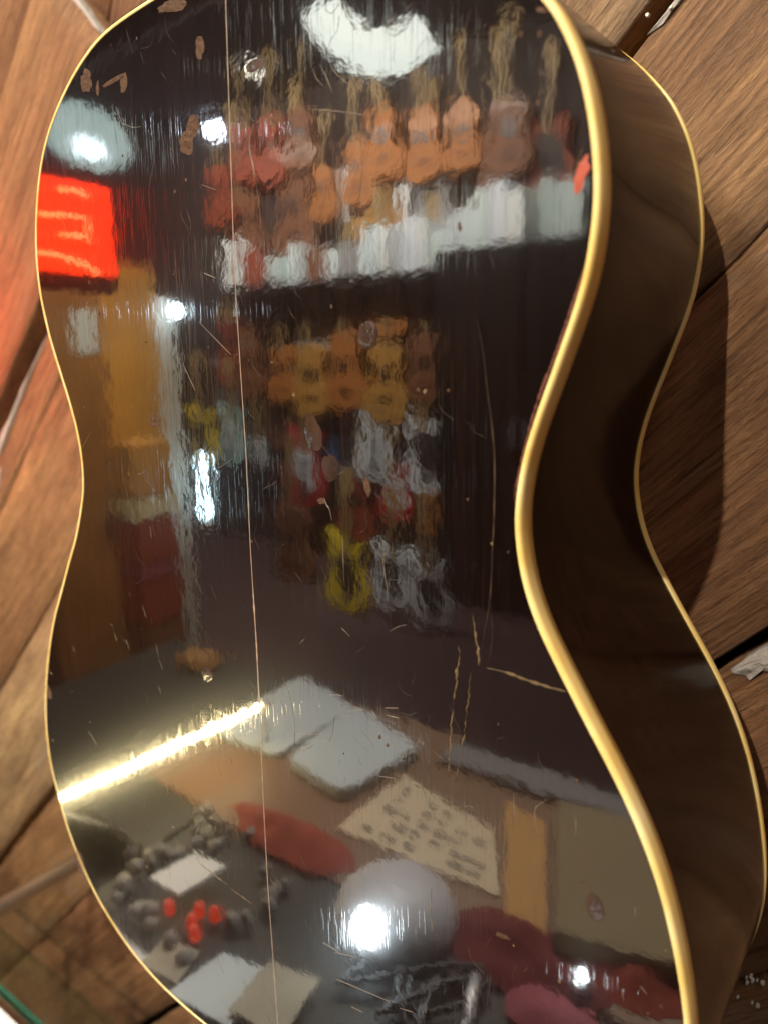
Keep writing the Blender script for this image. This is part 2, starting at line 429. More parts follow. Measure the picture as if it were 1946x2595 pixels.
LINES=[
 ('crack',0.22,[(92.2,64.9),(94.3,56.1),(95.7,46.0),(97.4,35.7),(98.4,25.3),(98.5,11.9),(98.1,-1.8),(97.5,-16.0),(95.7,-26.5),(94.7,-37.1)]),
 ('crack',0.14,[(97.9,-17.4),(98.5,-27.4),(96.9,-36.6)]),
 ('scratch',0.5,[(9.9,129.9),(7.8,126.3),(6.9,122.3),(8.3,116.4),(9.1,112.7)]),
 ('scratch',0.22,[(9.1,112.7),(9.9,107.6),(10.5,103.3),(11.0,96.0),(11.5,90.1)]),
 ('scratch',0.28,[(52.5,118.4),(53.5,113.7),(53.0,107.7),(51.9,100.9)]),
 ('gouge',0.95,[(86.9,-32.1),(87.4,-35.8),(86.6,-40.5),(86.1,-45.3),(85.3,-50.1)]),
 ('gouge',0.5,[(85.3,-50.1),(84.8,-55.0),(84.4,-61.4),(83.6,-71.4),(83.2,-78.1)]),
 ('gouge',0.75,[(91.7,-21.4),(92.7,-27.1),(93.7,-32.8),(94.0,-36.9)]),
 ('gouge',0.9,[(96.5,-37.1),(102.7,-36.9),(110.2,-37.7),(115.9,-38.1),(121.8,-38.2)]),
 ('gouge',0.45,[(91.5,-39.3),(90.9,-43.3),(90.2,-50.4),(89.3,-58.4),(88.0,-68.3),(85.9,-78.8)]),
 ('scratch',0.35,[(58.5,-6.0),(59.3,-12.1),(60.3,-18.1),(60.6,-22.8)]),
 ('gouge',0.5,[(60.0,-5.8),(59.0,-9.8)]),
 ('scratch',0.3,[(42.4,-3.6),(42.5,-9.9),(42.6,-19.6)]),
 ('scratch',0.45,[(34.8,9.0),(35.9,6.7),(37.1,5.3),(38.1,1.5)]),
 ('gouge',0.8,[(-46.9,-165.2),(-35.4,-167.1),(-28.9,-167.9)]),
 ('gouge',0.55,[(-26.7,-168.9),(-19.6,-169.7),(-14.0,-170.3)]),
 ('scratch',0.45,[(11.8,-61.4),(13.9,-65.6),(15.4,-70.4),(16.4,-78.0),(16.2,-87.8)]),
 ('scratch',0.38,[(-95.2,-67.0),(-93.8,-70.7)]),
 ('scratch',0.38,[(-133.0,-82.3),(-131.7,-85.0)]),
 ('scratch',0.38,[(-64.2,-65.5),(-63.6,-68.4),(-63.2,-71.4)]),
 ('scratch',0.38,[(-63.0,-72.1),(-61.0,-76.2)]),
 ('scratch',0.38,[(-86.4,-68.2),(-84.5,-72.6)]),
 ('scratch',0.38,[(-71.4,-49.6),(-69.7,-54.2)]),
 ('scratch',0.38,[(-65.0,-85.0),(-63.7,-88.2)]),
 ('scratch',0.38,[(-127.2,-125.8),(-124.0,-128.4),(-120.9,-131.5)]),
 ('scratch',0.38,[(-61.3,-12.9),(-61.1,-17.8)]),
 ('scratch',0.38,[(-160.2,-102.4),(-156.6,-103.3)]),
 ('scratch',0.28,[(35.1,140.3),(36.3,137.3),(38.9,134.7)]),
 ('scratch',0.28,[(41.3,141.0),(43.5,137.6),(46.6,134.8),(49.3,132.8)]),
 ('scratch',0.28,[(37.7,140.9),(40.2,136.9),(42.4,132.2)]),
 ('scratch',0.28,[(49.7,135.5),(52.4,131.2)]),
 ('scratch',0.28,[(56.6,133.9),(58.7,131.5),(61.6,129.6)]),
 ('scratch',0.28,[(40.1,155.3),(42.6,153.4),(45.7,155.2)]),
 ('scratch',0.28,[(69.0,147.8),(71.2,149.4)]),
 ('scratch',0.28,[(64.0,149.9),(64.3,146.5),(66.0,143.4)]),
 ('scratch',0.28,[(88.9,143.1),(87.5,138.7)]),
 ('scratch',0.28,[(32.7,129.4),(45.1,126.5),(53.8,124.0)]),
 ('scratch',0.28,[(10.5,129.7),(7.6,126.7)]),
 ('scratch',0.24,[(34.0,-62.5),(38.3,-61.2),(40.6,-61.1)]),
 ('scratch',0.24,[(42.6,-66.2),(50.0,-63.6)]),
 ('scratch',0.24,[(58.6,-60.5),(64.0,-59.1)]),
 ('scratch',0.24,[(59.2,-63.0),(64.3,-62.6)]),
 ('scratch',0.24,[(36.0,-69.9),(38.7,-68.8),(43.3,-68.0)]),
 ('scratch',0.24,[(28.8,-81.3),(34.0,-79.7),(36.4,-69.8)]),
 ('scratch',0.24,[(16.9,-82.2),(23.2,-80.9),(29.7,-78.9)]),
 ('scratch',0.24,[(16.8,-90.0),(22.0,-87.4),(26.3,-84.0)]),
 ('scratch',0.24,[(62.2,-80.8),(65.1,-75.6),(68.2,-71.6)]),
 ('scratch',0.24,[(67.8,-74.7),(71.2,-70.0),(72.8,-66.5)]),
 ('scratch',0.24,[(55.1,-87.0),(62.1,-85.5)]),
 ('scratch',0.24,[(61.2,-32.7),(64.9,-30.3),(67.8,-29.2)]),
 ('scratch',0.24,[(40.8,-35.8),(44.4,-38.1)]),
 ('scratch',0.24,[(21.0,-45.9),(23.6,-43.5)]),
 ('scratch',0.22,[(-65.3,149.3),(-65.1,142.3),(-64.4,135.2)]),
 ('scratch',0.22,[(-63.4,147.8),(-60.1,140.3),(-58.8,133.7)]),
 ('scratch',0.22,[(-60.0,141.4),(-54.0,139.0),(-49.0,138.4)]),
 ('scratch',0.22,[(-51.6,142.8),(-53.4,131.1)]),
 ('scratch',0.22,[(-17.3,114.2),(-10.1,111.6)]),
 ('scratch',0.22,[(5.5,126.0),(2.9,122.4)]),
 ('scratch',0.26,[(-41.3,16.1),(-40.8,11.2)]),
 ('scratch',0.26,[(-21.4,19.1),(-18.1,14.3),(-19.7,6.6),(-18.4,2.2)]),
 ('scratch',0.26,[(-16.2,15.1),(-8.6,19.1)]),
 ('scratch',0.26,[(-33.4,53.5),(-27.1,43.4)]),
 ('scratch',0.26,[(-22.6,68.0),(-6.6,56.3)]),
 ('scratch',0.26,[(-107.8,15.7),(-98.5,24.6)]),
 ('scratch',0.26,[(-18.4,84.8),(-12.4,82.7)]),
 ('scratch',0.28,[(106.3,-75.4),(106.7,-85.4)]),
 ('scratch',0.28,[(117.0,-73.8),(113.2,-79.1),(115.3,-88.4)]),
 ('scratch',0.28,[(125.8,-74.4),(126.3,-81.8)]),
 ('scratch',0.28,[(146.8,-123.0),(148.8,-124.8)]),
 ('scratch',0.28,[(141.7,-126.9),(142.4,-130.6)]),
 ('scratch',0.28,[(144.2,-98.2),(144.4,-100.9)]),
 ('scratch',0.35,[(31.7,-182.9),(41.7,-181.2),(57.5,-178.7)]),
 ('scratch',0.35,[(38.8,-191.7),(44.5,-191.0)]),
 ('scratch',0.35,[(61.9,-179.0),(67.8,-177.4)]),
 ('scratch',0.35,[(76.4,-122.3),(76.0,-132.3),(77.2,-141.7)]),
 ('scratch',0.35,[(31.5,-170.7),(42.3,-167.3)]),
 ('scratch',0.35,[(25.7,-169.2),(34.1,-169.4)]),
 ('scratch',0.28,[(-198.9,-192.5),(-196.3,-178.8)]),
 ('scratch',0.28,[(-164.3,-245.0),(-164.1,-228.7)]),
 ('scratch',0.28,[(-18.9,-142.4),(-21.1,-133.1)]),
 ('scratch',0.28,[(-43.2,-142.6),(-50.4,-155.5)]),
 ('scratch',0.28,[(-107.4,-171.9),(-105.5,-172.9)]),
 ('scratch',0.28,[(-40.6,-206.1),(-38.8,-214.9),(-36.3,-218.0)]),
]
BLOBS=[
 ('chip',(-14.8, 156.8),2.3,3.2,-5),
 ('chip',(-20.4, 133.5),3.3,3.7,20),
 ('chip',(-23.9, 128.8),3.5,4.3,18),
 ('chip',(-63.6, 156.9),8.6,0.9,-6),
 ('chip',(-57.5, 154.5),2.2,2.9,10),
 ('chip',(-74.3, 156.1),1.1,2.7,5),
 ('chip',(-27.5, 172.8),8.5,1.7,8),
 ('chip',(-81.4, 160.3),3.6,4.1,-30),
 ('dent',(31.0, 30.5),3.8,6.4,-18),
 ('dent',(38.1, 19.3),3.7,4.4,-8),
 ('dent',(54.5, 61.7),3.8,4.2,5),
 ('dent',(-31.6, -70.7),3.7,3.3,0),
 ('dent',(132.8, -103.5),2.9,4.4,-15),
 ('chip',(-53.2, 31.1),3.3,2.5,20),
 ('chip',(102.9, -127.8),2.5,1.0,-10),
 ('chip',(-163.2, -114.9),3.0,4.3,-10),
 ('chip',(109.1, 138.2),1.7,0.6,25),
 ('chip',(-152.5, -211.6),4.4,8.7,-18),
 ('dent',(10.9, 146.2),4.5,1.8,0),
 ('chip',(86.5, 89.8),1.3,0.5,80),
 ('chip',(53.0, 14.5),1.3,3.3,-15),
 ('chip',(33.8, 7.7),1.8,1.0,0),
 ('red_chip',(121.0, 98.9),1.6,4.5,18),
 ('chip',(119.7, 100.9),0.4,4.3,18),
]
DOTS=[(2.3,54.2),(13.5,53.6),(40.3,70.7),(72.8,45.3),(75.2,44.9),(83.2,45.3),(89.8,13.9),(18.7,77.8),(23.0,42.9),(103.2,-0.1),(59.3,-74.0),(40.0,-83.3),(56.2,-71.9),(-0.6,-10.9),(97.9,1.6),(100.8,-54.3),(103.6,134.0),(108.7,132.9),(108.7,117.3),(126.0,-64.8),(128.6,-96.9),(131.3,-95.2),(133.4,-92.9),(122.6,-134.5),(149.5,-131.0),(153.0,-126.7),(107.1,-129.4),(153.3,-108.0),(-154.7,-156.6),(-130.6,-170.3),(-84.5,-164.3),(-130.4,-189.1),(-88.5,-185.5),(-72.5,-221.6),(-106.0,-172.2),(-63.7,-153.9),(-48.3,167.5),(-31.8,113.8),(-25.5,116.9),(-61.3,130.3),(-32.8,127.9),(-64.0,168.9),(-6.7,101.5),(-90.1,86.2),(-86.3,78.7),(-84.7,73.4),(-102.0,34.9),(-109.3,34.3),(-54.8,61.5),(-9.2,56.3),(-18.3,59.0),(-73.4,8.1),(-147.4,-73.8),(-138.8,-107.6),(-124.6,-120.1),(-165.1,-143.1),(-30.5,-84.7),(-159.1,-101.2)]
WEAR=[(124.0,88.9),(123.4,79.1),(121.3,72.0),(118.1,62.2),(115.2,53.8),(112.1,46.0),(109.3,37.0),(107.0,27.7),(105.2,19.2),(104.8,14.4)]

for k, wd, pts in LINES:
    mark(k, ribbon(pts, wd * (.75 if k == 'gouge' else .8), jit=.75 if k == 'gouge' else .35, rag_=(k == 'gouge')), {"crack": M_DULL, "scratch": M_HAIR, "gouge": M_GOLD}[k])
for k, c, rx, rz, t in BLOBS:
    mark("chip" if k != "dent" else "dent", blob(c, rx, rz, -t, dish=(k == "dent"), rag=.18 if k == "dent" else .35), {"chip": M_PALE, "dent": M_DENT, "red_chip": M_RED}[k], k == "dent")
for c in DOTS:
    r_ = rnd.uniform(.35, .8)
    mark("chip", blob(c, r_ * rnd.uniform(.6, 1), r_, rnd.uniform(-40, 40), nseg=8), M_PALE if rnd.random() < .6 else M_GOLD)
mark("edge_wear", ribbon(WEAR, .7, jit=.6, sub=22), M_WEAR)
# countless hairlines in the lacquer
HV = []; HF = []
for i in range(420):
    cx_, cz_ = rnd.uniform(-.15, .14), rnd.uniform(-.24, .17)
    hw = .1 if -.04 < cz_ < .06 else .115
    if abs(cx_) > hw: continue
    a_ = rnd.gauss(math.pi / 2, .35) if rnd.random() < .7 else rnd.uniform(0, math.pi)
    ln = rnd.uniform(2, 11); bend = rnd.uniform(-.25, .25) * ln
    p0 = (cx_ * 1e3 - math.cos(a_) * ln / 2, cz_ * 1e3 - math.sin(a_) * ln / 2); p2 = (cx_ * 1e3 + math.cos(a_) * ln / 2, cz_ * 1e3 + math.sin(a_) * ln / 2)
    v_, f_ = ribbon([p0, (cx_ * 1e3 - math.sin(a_) * bend, cz_ * 1e3 + math.cos(a_) * bend), p2], rnd.uniform(.05, .11), rise=.00004, sub=4)
    k_ = len(HV); HV += v_; HF += [tuple(q + k_ for q in f) for f in f_]
hl_ = mark("hairline_scratches", (HV, HF), mat("hairline", (.11, .095, .08), .3, var=.5, scale=400))
hl_["kind"] = "stuff"
# long centre seam: a thin open joint, wider and chipped below the waist
V = []; F = []; k = 0
z = .178
while z > -.2575:
    wv = .00013 + .00005 * noise.noise(Vector((z * 300, 0, 0)))
    if -.075 < z < -.028: wv += .00035 * max(0, noise.noise(Vector((z * 260, 3, 0))) + .25)
    sx = seam_x(z)
    for q, h in ((-1, .00002), (0, .00005), (1, .00002)):
        V.append((sx + wv * q * 1.3, yb(sx, z) - h, z))
    if k: F += [(3 * k - 3, 3 * k - 2, 3 * k + 1, 3 * k), (3 * k - 2, 3 * k - 1, 3 * k + 2, 3 * k + 1)]
    k += 1; z -= .0015
o = mesh("centre_seam", V, F, mat("seam_glue_line", (.3, .22, .17), .6, var=.4, scale=500))
if o.data.polygons[0].normal.y > 0: o.data.flip_normals()
gpart(o)["label"] = "pale open centre seam running the length of the back"

# ================================================================ plank wall
WALL_Y = .130
def plank_mat():
    m, nt, p = new_mat("old_plank_wood")
    oi = N(nt, "ShaderNodeObjectInfo")
    off = N(nt, "ShaderNodeVectorMath", operation='SCALE'); off.inputs["Scale"].default_value = 1.0
    cx = N(nt, "ShaderNodeCombineXYZ")
    ml = N(nt, "ShaderNodeMath", operation='MULTIPLY'); ml.inputs[1].default_value = 37.0
    nt.links.new(oi.outputs["Random"], ml.inputs[0])
    for i in range(3): nt.links.new(ml.outputs[0], cx.inputs[i])
    tc = N(nt, "ShaderNodeTexCoord")
    ad = N(nt, "ShaderNodeVectorMath", operation='ADD')
    nt.links.new(tc.outputs["Object"], ad.inputs[0]); nt.links.new(cx.outputs[0], ad.inputs[1])
    def noi(s3, det=6.0, rough=.55, dist=0.0):
        mp = N(nt, "ShaderNodeMapping"); mp.inputs["Scale"].default_value = s3
        nt.links.new(ad.outputs[0], mp.inputs["Vector"])
        q = N(nt, "ShaderNodeTexNoise", Scale=1.0, Detail=det, Roughness=rough, Distortion=dist)
        nt.links.new(mp.outputs[0], q.inputs["Vector"])
        return q
    broad = noi((3, 12, 3), 4)                       # colour drift from board to board
    patch = noi((9, 34, 12), 8, .7, .6)
    grey = noi((7, 16, 9), 7, .7, .4)                # worn stain patches
    # flat-sawn growth rings: stretched, warped bands
    warp = noi((2.2, 14, 2), 3)
    mpw = N(nt, "ShaderNodeMapping"); mpw.inputs["Scale"].default_value = (1.2, 60, 1)
    nt.links.new(ad.outputs[0], mpw.inputs["Vector"])
    wm = N(nt, "ShaderNodeVectorMath", operation='MULTIPLY_ADD')
    wm.inputs[1].default_value = (0, 3.2, 0)
    nt.links.new(warp.outputs["Color"], wm.inputs[0]); nt.links.new(mpw.outputs[0], wm.inputs[2])
    wave = N(nt, "ShaderNodeTexWave", Scale=1.3, Distortion=.6, Detail=2.0); wave.bands_direction = 'Y'
    wave.inputs["Detail Scale"].default_value = 1.2
    nt.links.new(wm.outputs[0], wave.inputs["Vector"])
    fine = noi((14, 420, 120), 9, .72)                # saw fuzz and pores
    speck = noi((110, 520, 300), 6, .75)
    base = ramp(nt, broad.outputs["Fac"], [(.25, (.19, .092, .045)), (.5, (.29, .152, .075)), (.75, (.385, .225, .105))])
    pt = ramp(nt, patch.outputs["Fac"], [(.32, (.42, .37, .36)), (.47, (.85, .83, .82)), (.56, (1, 1, 1)), (.72, (1.35, 1.35, 1.2))])
    m1 = N(nt, "ShaderNodeMix", data_type='RGBA', blend_type='MULTIPLY'); m1.inputs["Factor"].default_value = .85
    nt.links.new(base.outputs["Color"], m1.inputs["A"]); nt.links.new(pt.outputs["Color"], m1.inputs["B"])
    gr = ramp(nt, wave.outputs["Fac"], [(.0, (.76, .70, .64)), (.5, (1, 1, 1)), (1., (1.08, 1.1, 1.12))])
    m2 = N(nt, "ShaderNodeMix", data_type='RGBA', blend_type='MULTIPLY'); m2.inputs["Factor"].default_value = .55
    nt.links.new(m1.outputs["Result"], m2.inputs["A"]); nt.links.new(gr.outputs["Color"], m2.inputs["B"])
    fr = ramp(nt, fine.outputs["Fac"], [(.36, (.4, .34, .3)), (.47, (.9, .88, .86)), (.54, (1.05, 1.05, 1.05)), (.66, (1.45, 1.45, 1.45))])
    m3 = N(nt, "ShaderNodeMix", data_type='RGBA', blend_type='MULTIPLY'); m3.inputs["Factor"].default_value = .8
    nt.links.new(m2.outputs["Result"], m3.inputs["A"]); nt.links.new(fr.outputs["Color"], m3.inputs["B"])
    pore = noi((75, 1500, 300), 3, .6)
    pr = ramp(nt, pore.outputs["Fac"], [(.33, (.35, .3, .27)), (.45, (1, 1, 1)), (.68, (1.08, 1.08, 1.08)), (.76, (1.7, 1.7, 1.7))])
    m6 = N(nt, "ShaderNodeMix", data_type='RGBA', blend_type='MULTIPLY'); m6.inputs["Factor"].default_value = .8
    nt.links.new(m3.outputs["Result"], m6.inputs["A"]); nt.links.new(pr.outputs["Color"], m6.inputs["B"])
    m3 = m6
    gm = ramp(nt, grey.outputs["Fac"], [(.56, 0.0), (.72, .55)])
    m4 = N(nt, "ShaderNodeMix", data_type='RGBA')
    m4.inputs["B"].default_value = (.2, .165, .135, 1)
    nt.links.new(gm.outputs["Color"], m4.inputs["Factor"]); nt.links.new(m3.outputs["Result"], m4.inputs["A"])
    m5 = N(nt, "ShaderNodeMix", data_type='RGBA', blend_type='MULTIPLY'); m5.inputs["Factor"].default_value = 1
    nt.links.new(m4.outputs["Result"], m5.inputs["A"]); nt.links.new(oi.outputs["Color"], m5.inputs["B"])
    nt.links.new(m5.outputs["Result"], p.inputs["Base Color"])
    rr = ramp(nt, speck.outputs["Fac"], [(.4, .66), (.62, .28)])
    nt.links.new(rr.outputs["Color"], p.inputs["Roughness"])
    b1 = N(nt, "ShaderNodeBump", Strength=1.0, Distance=.0022)
    nt.links.new(fine.outputs["Fac"], b1.inputs["Height"])
    b2 = N(nt, "ShaderNodeBump", Strength=.4, Distance=.0006)
    nt.links.new(wave.outputs["Fac"], b2.inputs["Height"]); nt.links.new(b1.outputs["Normal"], b2.inputs["Normal"])
    b3 = N(nt, "ShaderNodeBump", Strength=1.0, Distance=.0026)
    nt.links.new(speck.outputs["Fac"], b3.inputs["Height"]); nt.links.new(b2.outputs["Normal"], b3.inputs["Normal"])
    nt.links.new(b3.outputs["Normal"], p.inputs["Normal"])
    return m
M_PLANK = plank_mat()
M_GAP = mat("dusty_dark_gap", (.028, .024, .018), .9, var=.6, scale=60, bump=.6)
M_PLASTER = mat("chalky_plaster", (.36, .34, .32), .9, var=.35, scale=220, bump=.9)
M_FLECK = mat("white_fleck", (.7, .68, .62), .8)
M_CRK = mat("dark_split", (.012, .007, .005), .9)
wall = empty("plank_wall", (0, WALL_Y, -.9))
tag(wall, "wall of old brown wooden planks laid diagonally behind the guitar", "wall", kind="structure")
wall_inv = Matrix.Translation((0, -WALL_Y, .9))
def wpart(o):
    o.parent = wall; o.matrix_parent_inverse = wall_inv
    return o
R2 = math.sqrt(.5)
PM = Matrix(((R2, -R2, 0), (0, 0, -1), (R2, R2, 0)))       # local x along the plank, y towards upper left, z off the wall
def wpos(p, q): return Vector(((p + q) * R2, 0, (p - q) * R2))
def plank(p0, p1, q0, q1, dy=0.0, seed=0, rag=.0012, tint=(1, 1, 1)):
    L_, W_ = p1 - p0, q1 - q0
    nu, nv = max(8, int(L_ / .018)), 12
    V = []; F = []
    for i in range(nu + 1):
        for j in range(nv + 1):
            u = -L_ / 2 + L_ * i / nu; v = -W_ / 2 + W_ * j / nv
            e = min(j, nv - j) ; e2 = min(i, nu - i)
            h = .0009 * noise.noise(Vector((u * 9, v * 30, seed))) + .0004 * noise.noise(Vector((u * 60, v * 200, seed)))
            if e == 0: h -= .0022; v += rag * noise.noise(Vector((u * 35, j * 3.0, seed + 5))) * 1.6
            elif e == 1: v = (-W_ / 2 + .0011 if j == 1 else W_ / 2 - .0011) + rag * noise.noise(Vector((u * 35, (0 if j == 1 else nv) * 3.0, seed + 5))) * 1.5; h -= .0003
            if e2 == 0: h -= .004; u += .0015 * noise.noise(Vector((v * 90, i, seed)))
            V.append((u, v, h))
    W = nv + 1
    for i in range(nu):
        for j in range(nv):
            F.append((i * W + j, (i + 1) * W + j, (i + 1) * W + j + 1, i * W + j + 1))
    # skirt down to the backing
    rim = [i * W for i in range(nu + 1)] + [nu * W + j for j in range(1, W)] + [i * W + nv for i in range(nu - 1, -1, -1)] + [j for j in range(nv - 1, 0, -1)]
    b0 = len(V)
    for r_ in rim: V.append((V[r_][0], V[r_][1], -.02))
    for k in range(len(rim)):
        k2 = (k + 1) % len(rim)
        F.append((rim[k2], rim[k], b0 + k, b0 + k2))
    o = fix_normals(mesh("plank", V, F, M_PLANK, None, True))
    if o.data.polygons[nu * nv // 2].normal.z < 0: o.data.flip_normals()
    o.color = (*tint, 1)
    c = wpos((p0 + p1) / 2, (q0 + q1) / 2); c.y = WALL_Y - dy
    o.matrix_world = Matrix.Translation(c) @ PM.to_4x4()
    o.parent = wall; o.matrix_parent_inverse = wall_inv
    return o
TINTS = [(1.2, 1.2, 1.1), (1.15, 1.1, 1), (1.1, 1.08, 1), (1.15, 1.1, 1.05), (.95, .92, .95), (1.35, 1.45, 1.4), (1.5, 1.85, 2.1), (1.08, 1.12, 1.08), (.92, .9, .9), (1.05, 1.05, 1.08), (1.2, 1.2, 1.2), (1.2, 1.2, 1.2)]  # board tones; the pale gold left rows also carry the tube's warm light
rows = [(-.79, -.672, .0), (-.67, -.555, .0008), (-.553, -.4368, .0), (-.4352, -.3175, .001), (-.2985, -.2672, -.0005), (-.2658, -.171, .0), (-.1695, -.0665, -.0006), (-.0585, .0275, .0), (.0284, .1432, .0008), (.149, .26, -.0005), (.2615, .37, .0006), (.372, .48, .0)]
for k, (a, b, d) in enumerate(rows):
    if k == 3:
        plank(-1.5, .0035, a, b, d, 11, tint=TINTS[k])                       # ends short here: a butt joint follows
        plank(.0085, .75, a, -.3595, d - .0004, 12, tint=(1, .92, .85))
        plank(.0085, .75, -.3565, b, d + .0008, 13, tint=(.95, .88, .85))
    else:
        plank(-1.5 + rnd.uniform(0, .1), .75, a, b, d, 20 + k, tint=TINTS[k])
wpart(box("backing", (-.2, WALL_Y + .03, -.15), (2.2, .02, 2.0), M_GAP))
# knots and long splits in the boards
def wflake(name, pts, m, proud):
    """irregular flake outlined in plank coordinates (p, q), lying proud of the wall face"""
    P = []
    for i in range(len(pts)):
        a, b = pts[i], pts[(i + 1) % len(pts)]
        for k in range(5):
            t = k / 5
            P.append((a[0] + (b[0] - a[0]) * t + rnd.uniform(-.0011, .0011), a[1] + (b[1] - a[1]) * t + rnd.uniform(-.0011, .0011)))
    n_ = len(P); c = (sum(x for x, _ in P) / n_, sum(y for _, y in P) / n_)
    V = []; F = []
    for f, h in ((1, -.004), (.97, proud * .4), (.7, proud), (.35, proud * 1.3)):
        for x, y in P:
            q = wpos(c[0] + (x - c[0]) * f, c[1] + (y - c[1]) * f)
            V.append((q.x, WALL_Y - h - rnd.uniform(-.2, .2) * proud, q.z))
    for r_ in range(3):
        for i in range(n_):
            F.append((r_ * n_ + i, r_ * n_ + (i + 1) % n_, (r_ + 1) * n_ + (i + 1) % n_, (r_ + 1) * n_ + i))
    F.append(tuple(3 * n_ + i for i in range(n_)))
    return wpart(fix_normals(mesh(name, V, F, m)))
wflake("plaster_patch", [(.046, .1495), (.07, .1495), (.09, .151), (.078, .156), (.066, .161), (.058, .157), (.05, .156)], M_PLASTER, .0015)
wflake("plaster_patch", [(-.34, -.3), (-.26, -.2985), (-.19, -.297), (-.26, -.2945), (-.33, -.294)], M_PLASTER, .0012)
wflake("plaster_patch", [(-.4, -.3), (-.34, -.3), (-.335, -.285), (-.37, -.27), (-.41, -.268)], M_PLASTER, .0008)
wflake("plaster_patch", [(.0005, -.395), (.0032, -.395), (.0032, -.322), (.0015, -.322)], M_PLASTER, .001)
wflake("plaster_patch", [(.186, -.0575), (.2, -.057), (.24, -.0575), (.24, -.0545), (.2, -.0555)], M_PLASTER, .0008)
def split(pts, wd):
    pts = [(p, q + rnd.uniform(-.0002, .0002)) for p, q in pts]
    V = []; F = []
    for i, (p, q) in enumerate(pts):
        ww = wd * (1 - abs(2 * i / (len(pts) - 1) - 1) ** 2 * .85)
        for s, h in ((-1, -.0001), (0, -.0005), (1, -.0001)):
            v = wpos(p, q + s * ww / 2); V.append((v.x, WALL_Y - h - .0012, v.z))
        if i: F += [(3 * i - 3, 3 * i - 2, 3 * i + 1, 3 * i), (3 * i - 2, 3 * i - 1, 3 * i + 2, 3 * i + 1)]
    return wpart(fix_normals(mesh("split", V, F, M_CRK)))
split([(.062 + .0045 * i, .078) for i in range(10)], .0006)
split([(-.10 + .012 * i, -.452) for i in range(8)], .0007)
FLECKS = [(.1552, -.2104), (.1568, -.2088), (.1577, -.2106), (.1557, -.2128), (.1594, -.2095), (.1614, -.2098), (.1526, -.222), (.1583, -.2215), (.1606, -.2216), (.0997, .18), (.091, .1795)]
for (x_, z_) in FLECKS:
    p_, q_ = (x_ + z_) * R2, (x_ - z_) * R2
    r_ = rnd.uniform(.0005, .0011)
    wflake_small = [(p_ + r_ * math.cos(a_ * 1.257) * rnd.uniform(.6, 1.2), q_ + r_ * math.sin(a_ * 1.257) * rnd.uniform(.6, 1.2)) for a_ in range(5)]
    V = []; F = []
    for f_, h_ in ((1, -.0005), (.8, .0011)):
        for a_, c_ in wflake_small:
            v = wpos(p_ + (a_ - p_) * f_, q_ + (c_ - q_) * f_); V.append((v.x, WALL_Y - h_ - .0008, v.z))
    F = [(i, (i + 1) % 5, 5 + (i + 1) % 5, 5 + i) for i in range(5)] + [(5, 6, 7, 8, 9)]
    wpart(fix_normals(mesh("plaster_fleck", V, F, M_FLECK)))

# ================================================================ glass ledge under the guitar
def glass_mat(name, tint, edge=False):
    """clear sheet glass: passes light straight through, mirrors by Fresnel"""
    m, nt, p = new_mat(name)
    nt.nodes.remove(p)
    tr = N(nt, "ShaderNodeBsdfTransparent"); tr.inputs[0].default_value = (*tint, 1)
    gl = N(nt, "ShaderNodeBsdfGlossy", Roughness=.01)
    lw = N(nt, "ShaderNodeLayerWeight", Blend=.5)
    pw = N(nt, "ShaderNodeMath", operation='POWER'); pw.inputs[1].default_value = 5
    fr = N(nt, "ShaderNodeMath", operation='MULTIPLY_ADD'); fr.inputs[1].default_value = .9; fr.inputs[2].default_value = .045
    nt.links.new(lw.outputs["Facing"], pw.inputs[0]); nt.links.new(pw.outputs[0], fr.inputs[0])
    mx = N(nt, "ShaderNodeMixShader")
    nt.links.new(fr.outputs[0], mx.inputs[0]); nt.links.new(tr.outputs[0], mx.inputs[1]); nt.links.new(gl.outputs[0], mx.inputs[2])
    if edge:
        df = N(nt, "ShaderNodeBsdfTranslucent"); df.inputs[0].default_value = (.2, .5, .42, 1)
        m2 = N(nt, "ShaderNodeMixShader"); m2.inputs[0].default_value = .35
        nt.links.new(mx.outputs[0], m2.inputs[1]); nt.links.new(df.outputs[0], m2.inputs[2])
        mx = m2
    nt.links.new(mx.outputs[0], nt.nodes["Material Output"].inputs["Surface"])
    return m
ledge = empty("glass_ledge", (-.35, .014, -.3535))
tag(ledge, "narrow greenish glass ledge along the wall, edge showing at bottom left", "glass ledge")
box("sheet", (0, .001, .004), (1.1, .026, .008), glass_mat("sheet_glass", (.84, .92, .86)), ledge)
box("polished_edge", (0, -.0133, .004), (1.1, .0018, .008), glass_mat("glass_edge", (.5, .85, .76), True), ledge, .0006)
for x_ in (-.45, .0, .45): box("bracket", (x_, .057, -.006), (.012, .118, .01), M_STEEL, ledge, .002)
# the guitar hangs by its headstock from a hook above the frame
hk = empty("wall_hanger", (0, .13, .535)); tag(hk, "black wall hook holding the guitar's headstock, above the frame", "wall hook")
box("plate", (0, -.004, 0), (.05, .008, .08), M_STEEL, hk, .003)
tube("yoke", [(-.034, -.075, .012), (-.034, -.05, 0), (0, -.008, 0), (.034, -.05, 0), (.034, -.075, .012)], .005, M_EBONY, hk, 8)

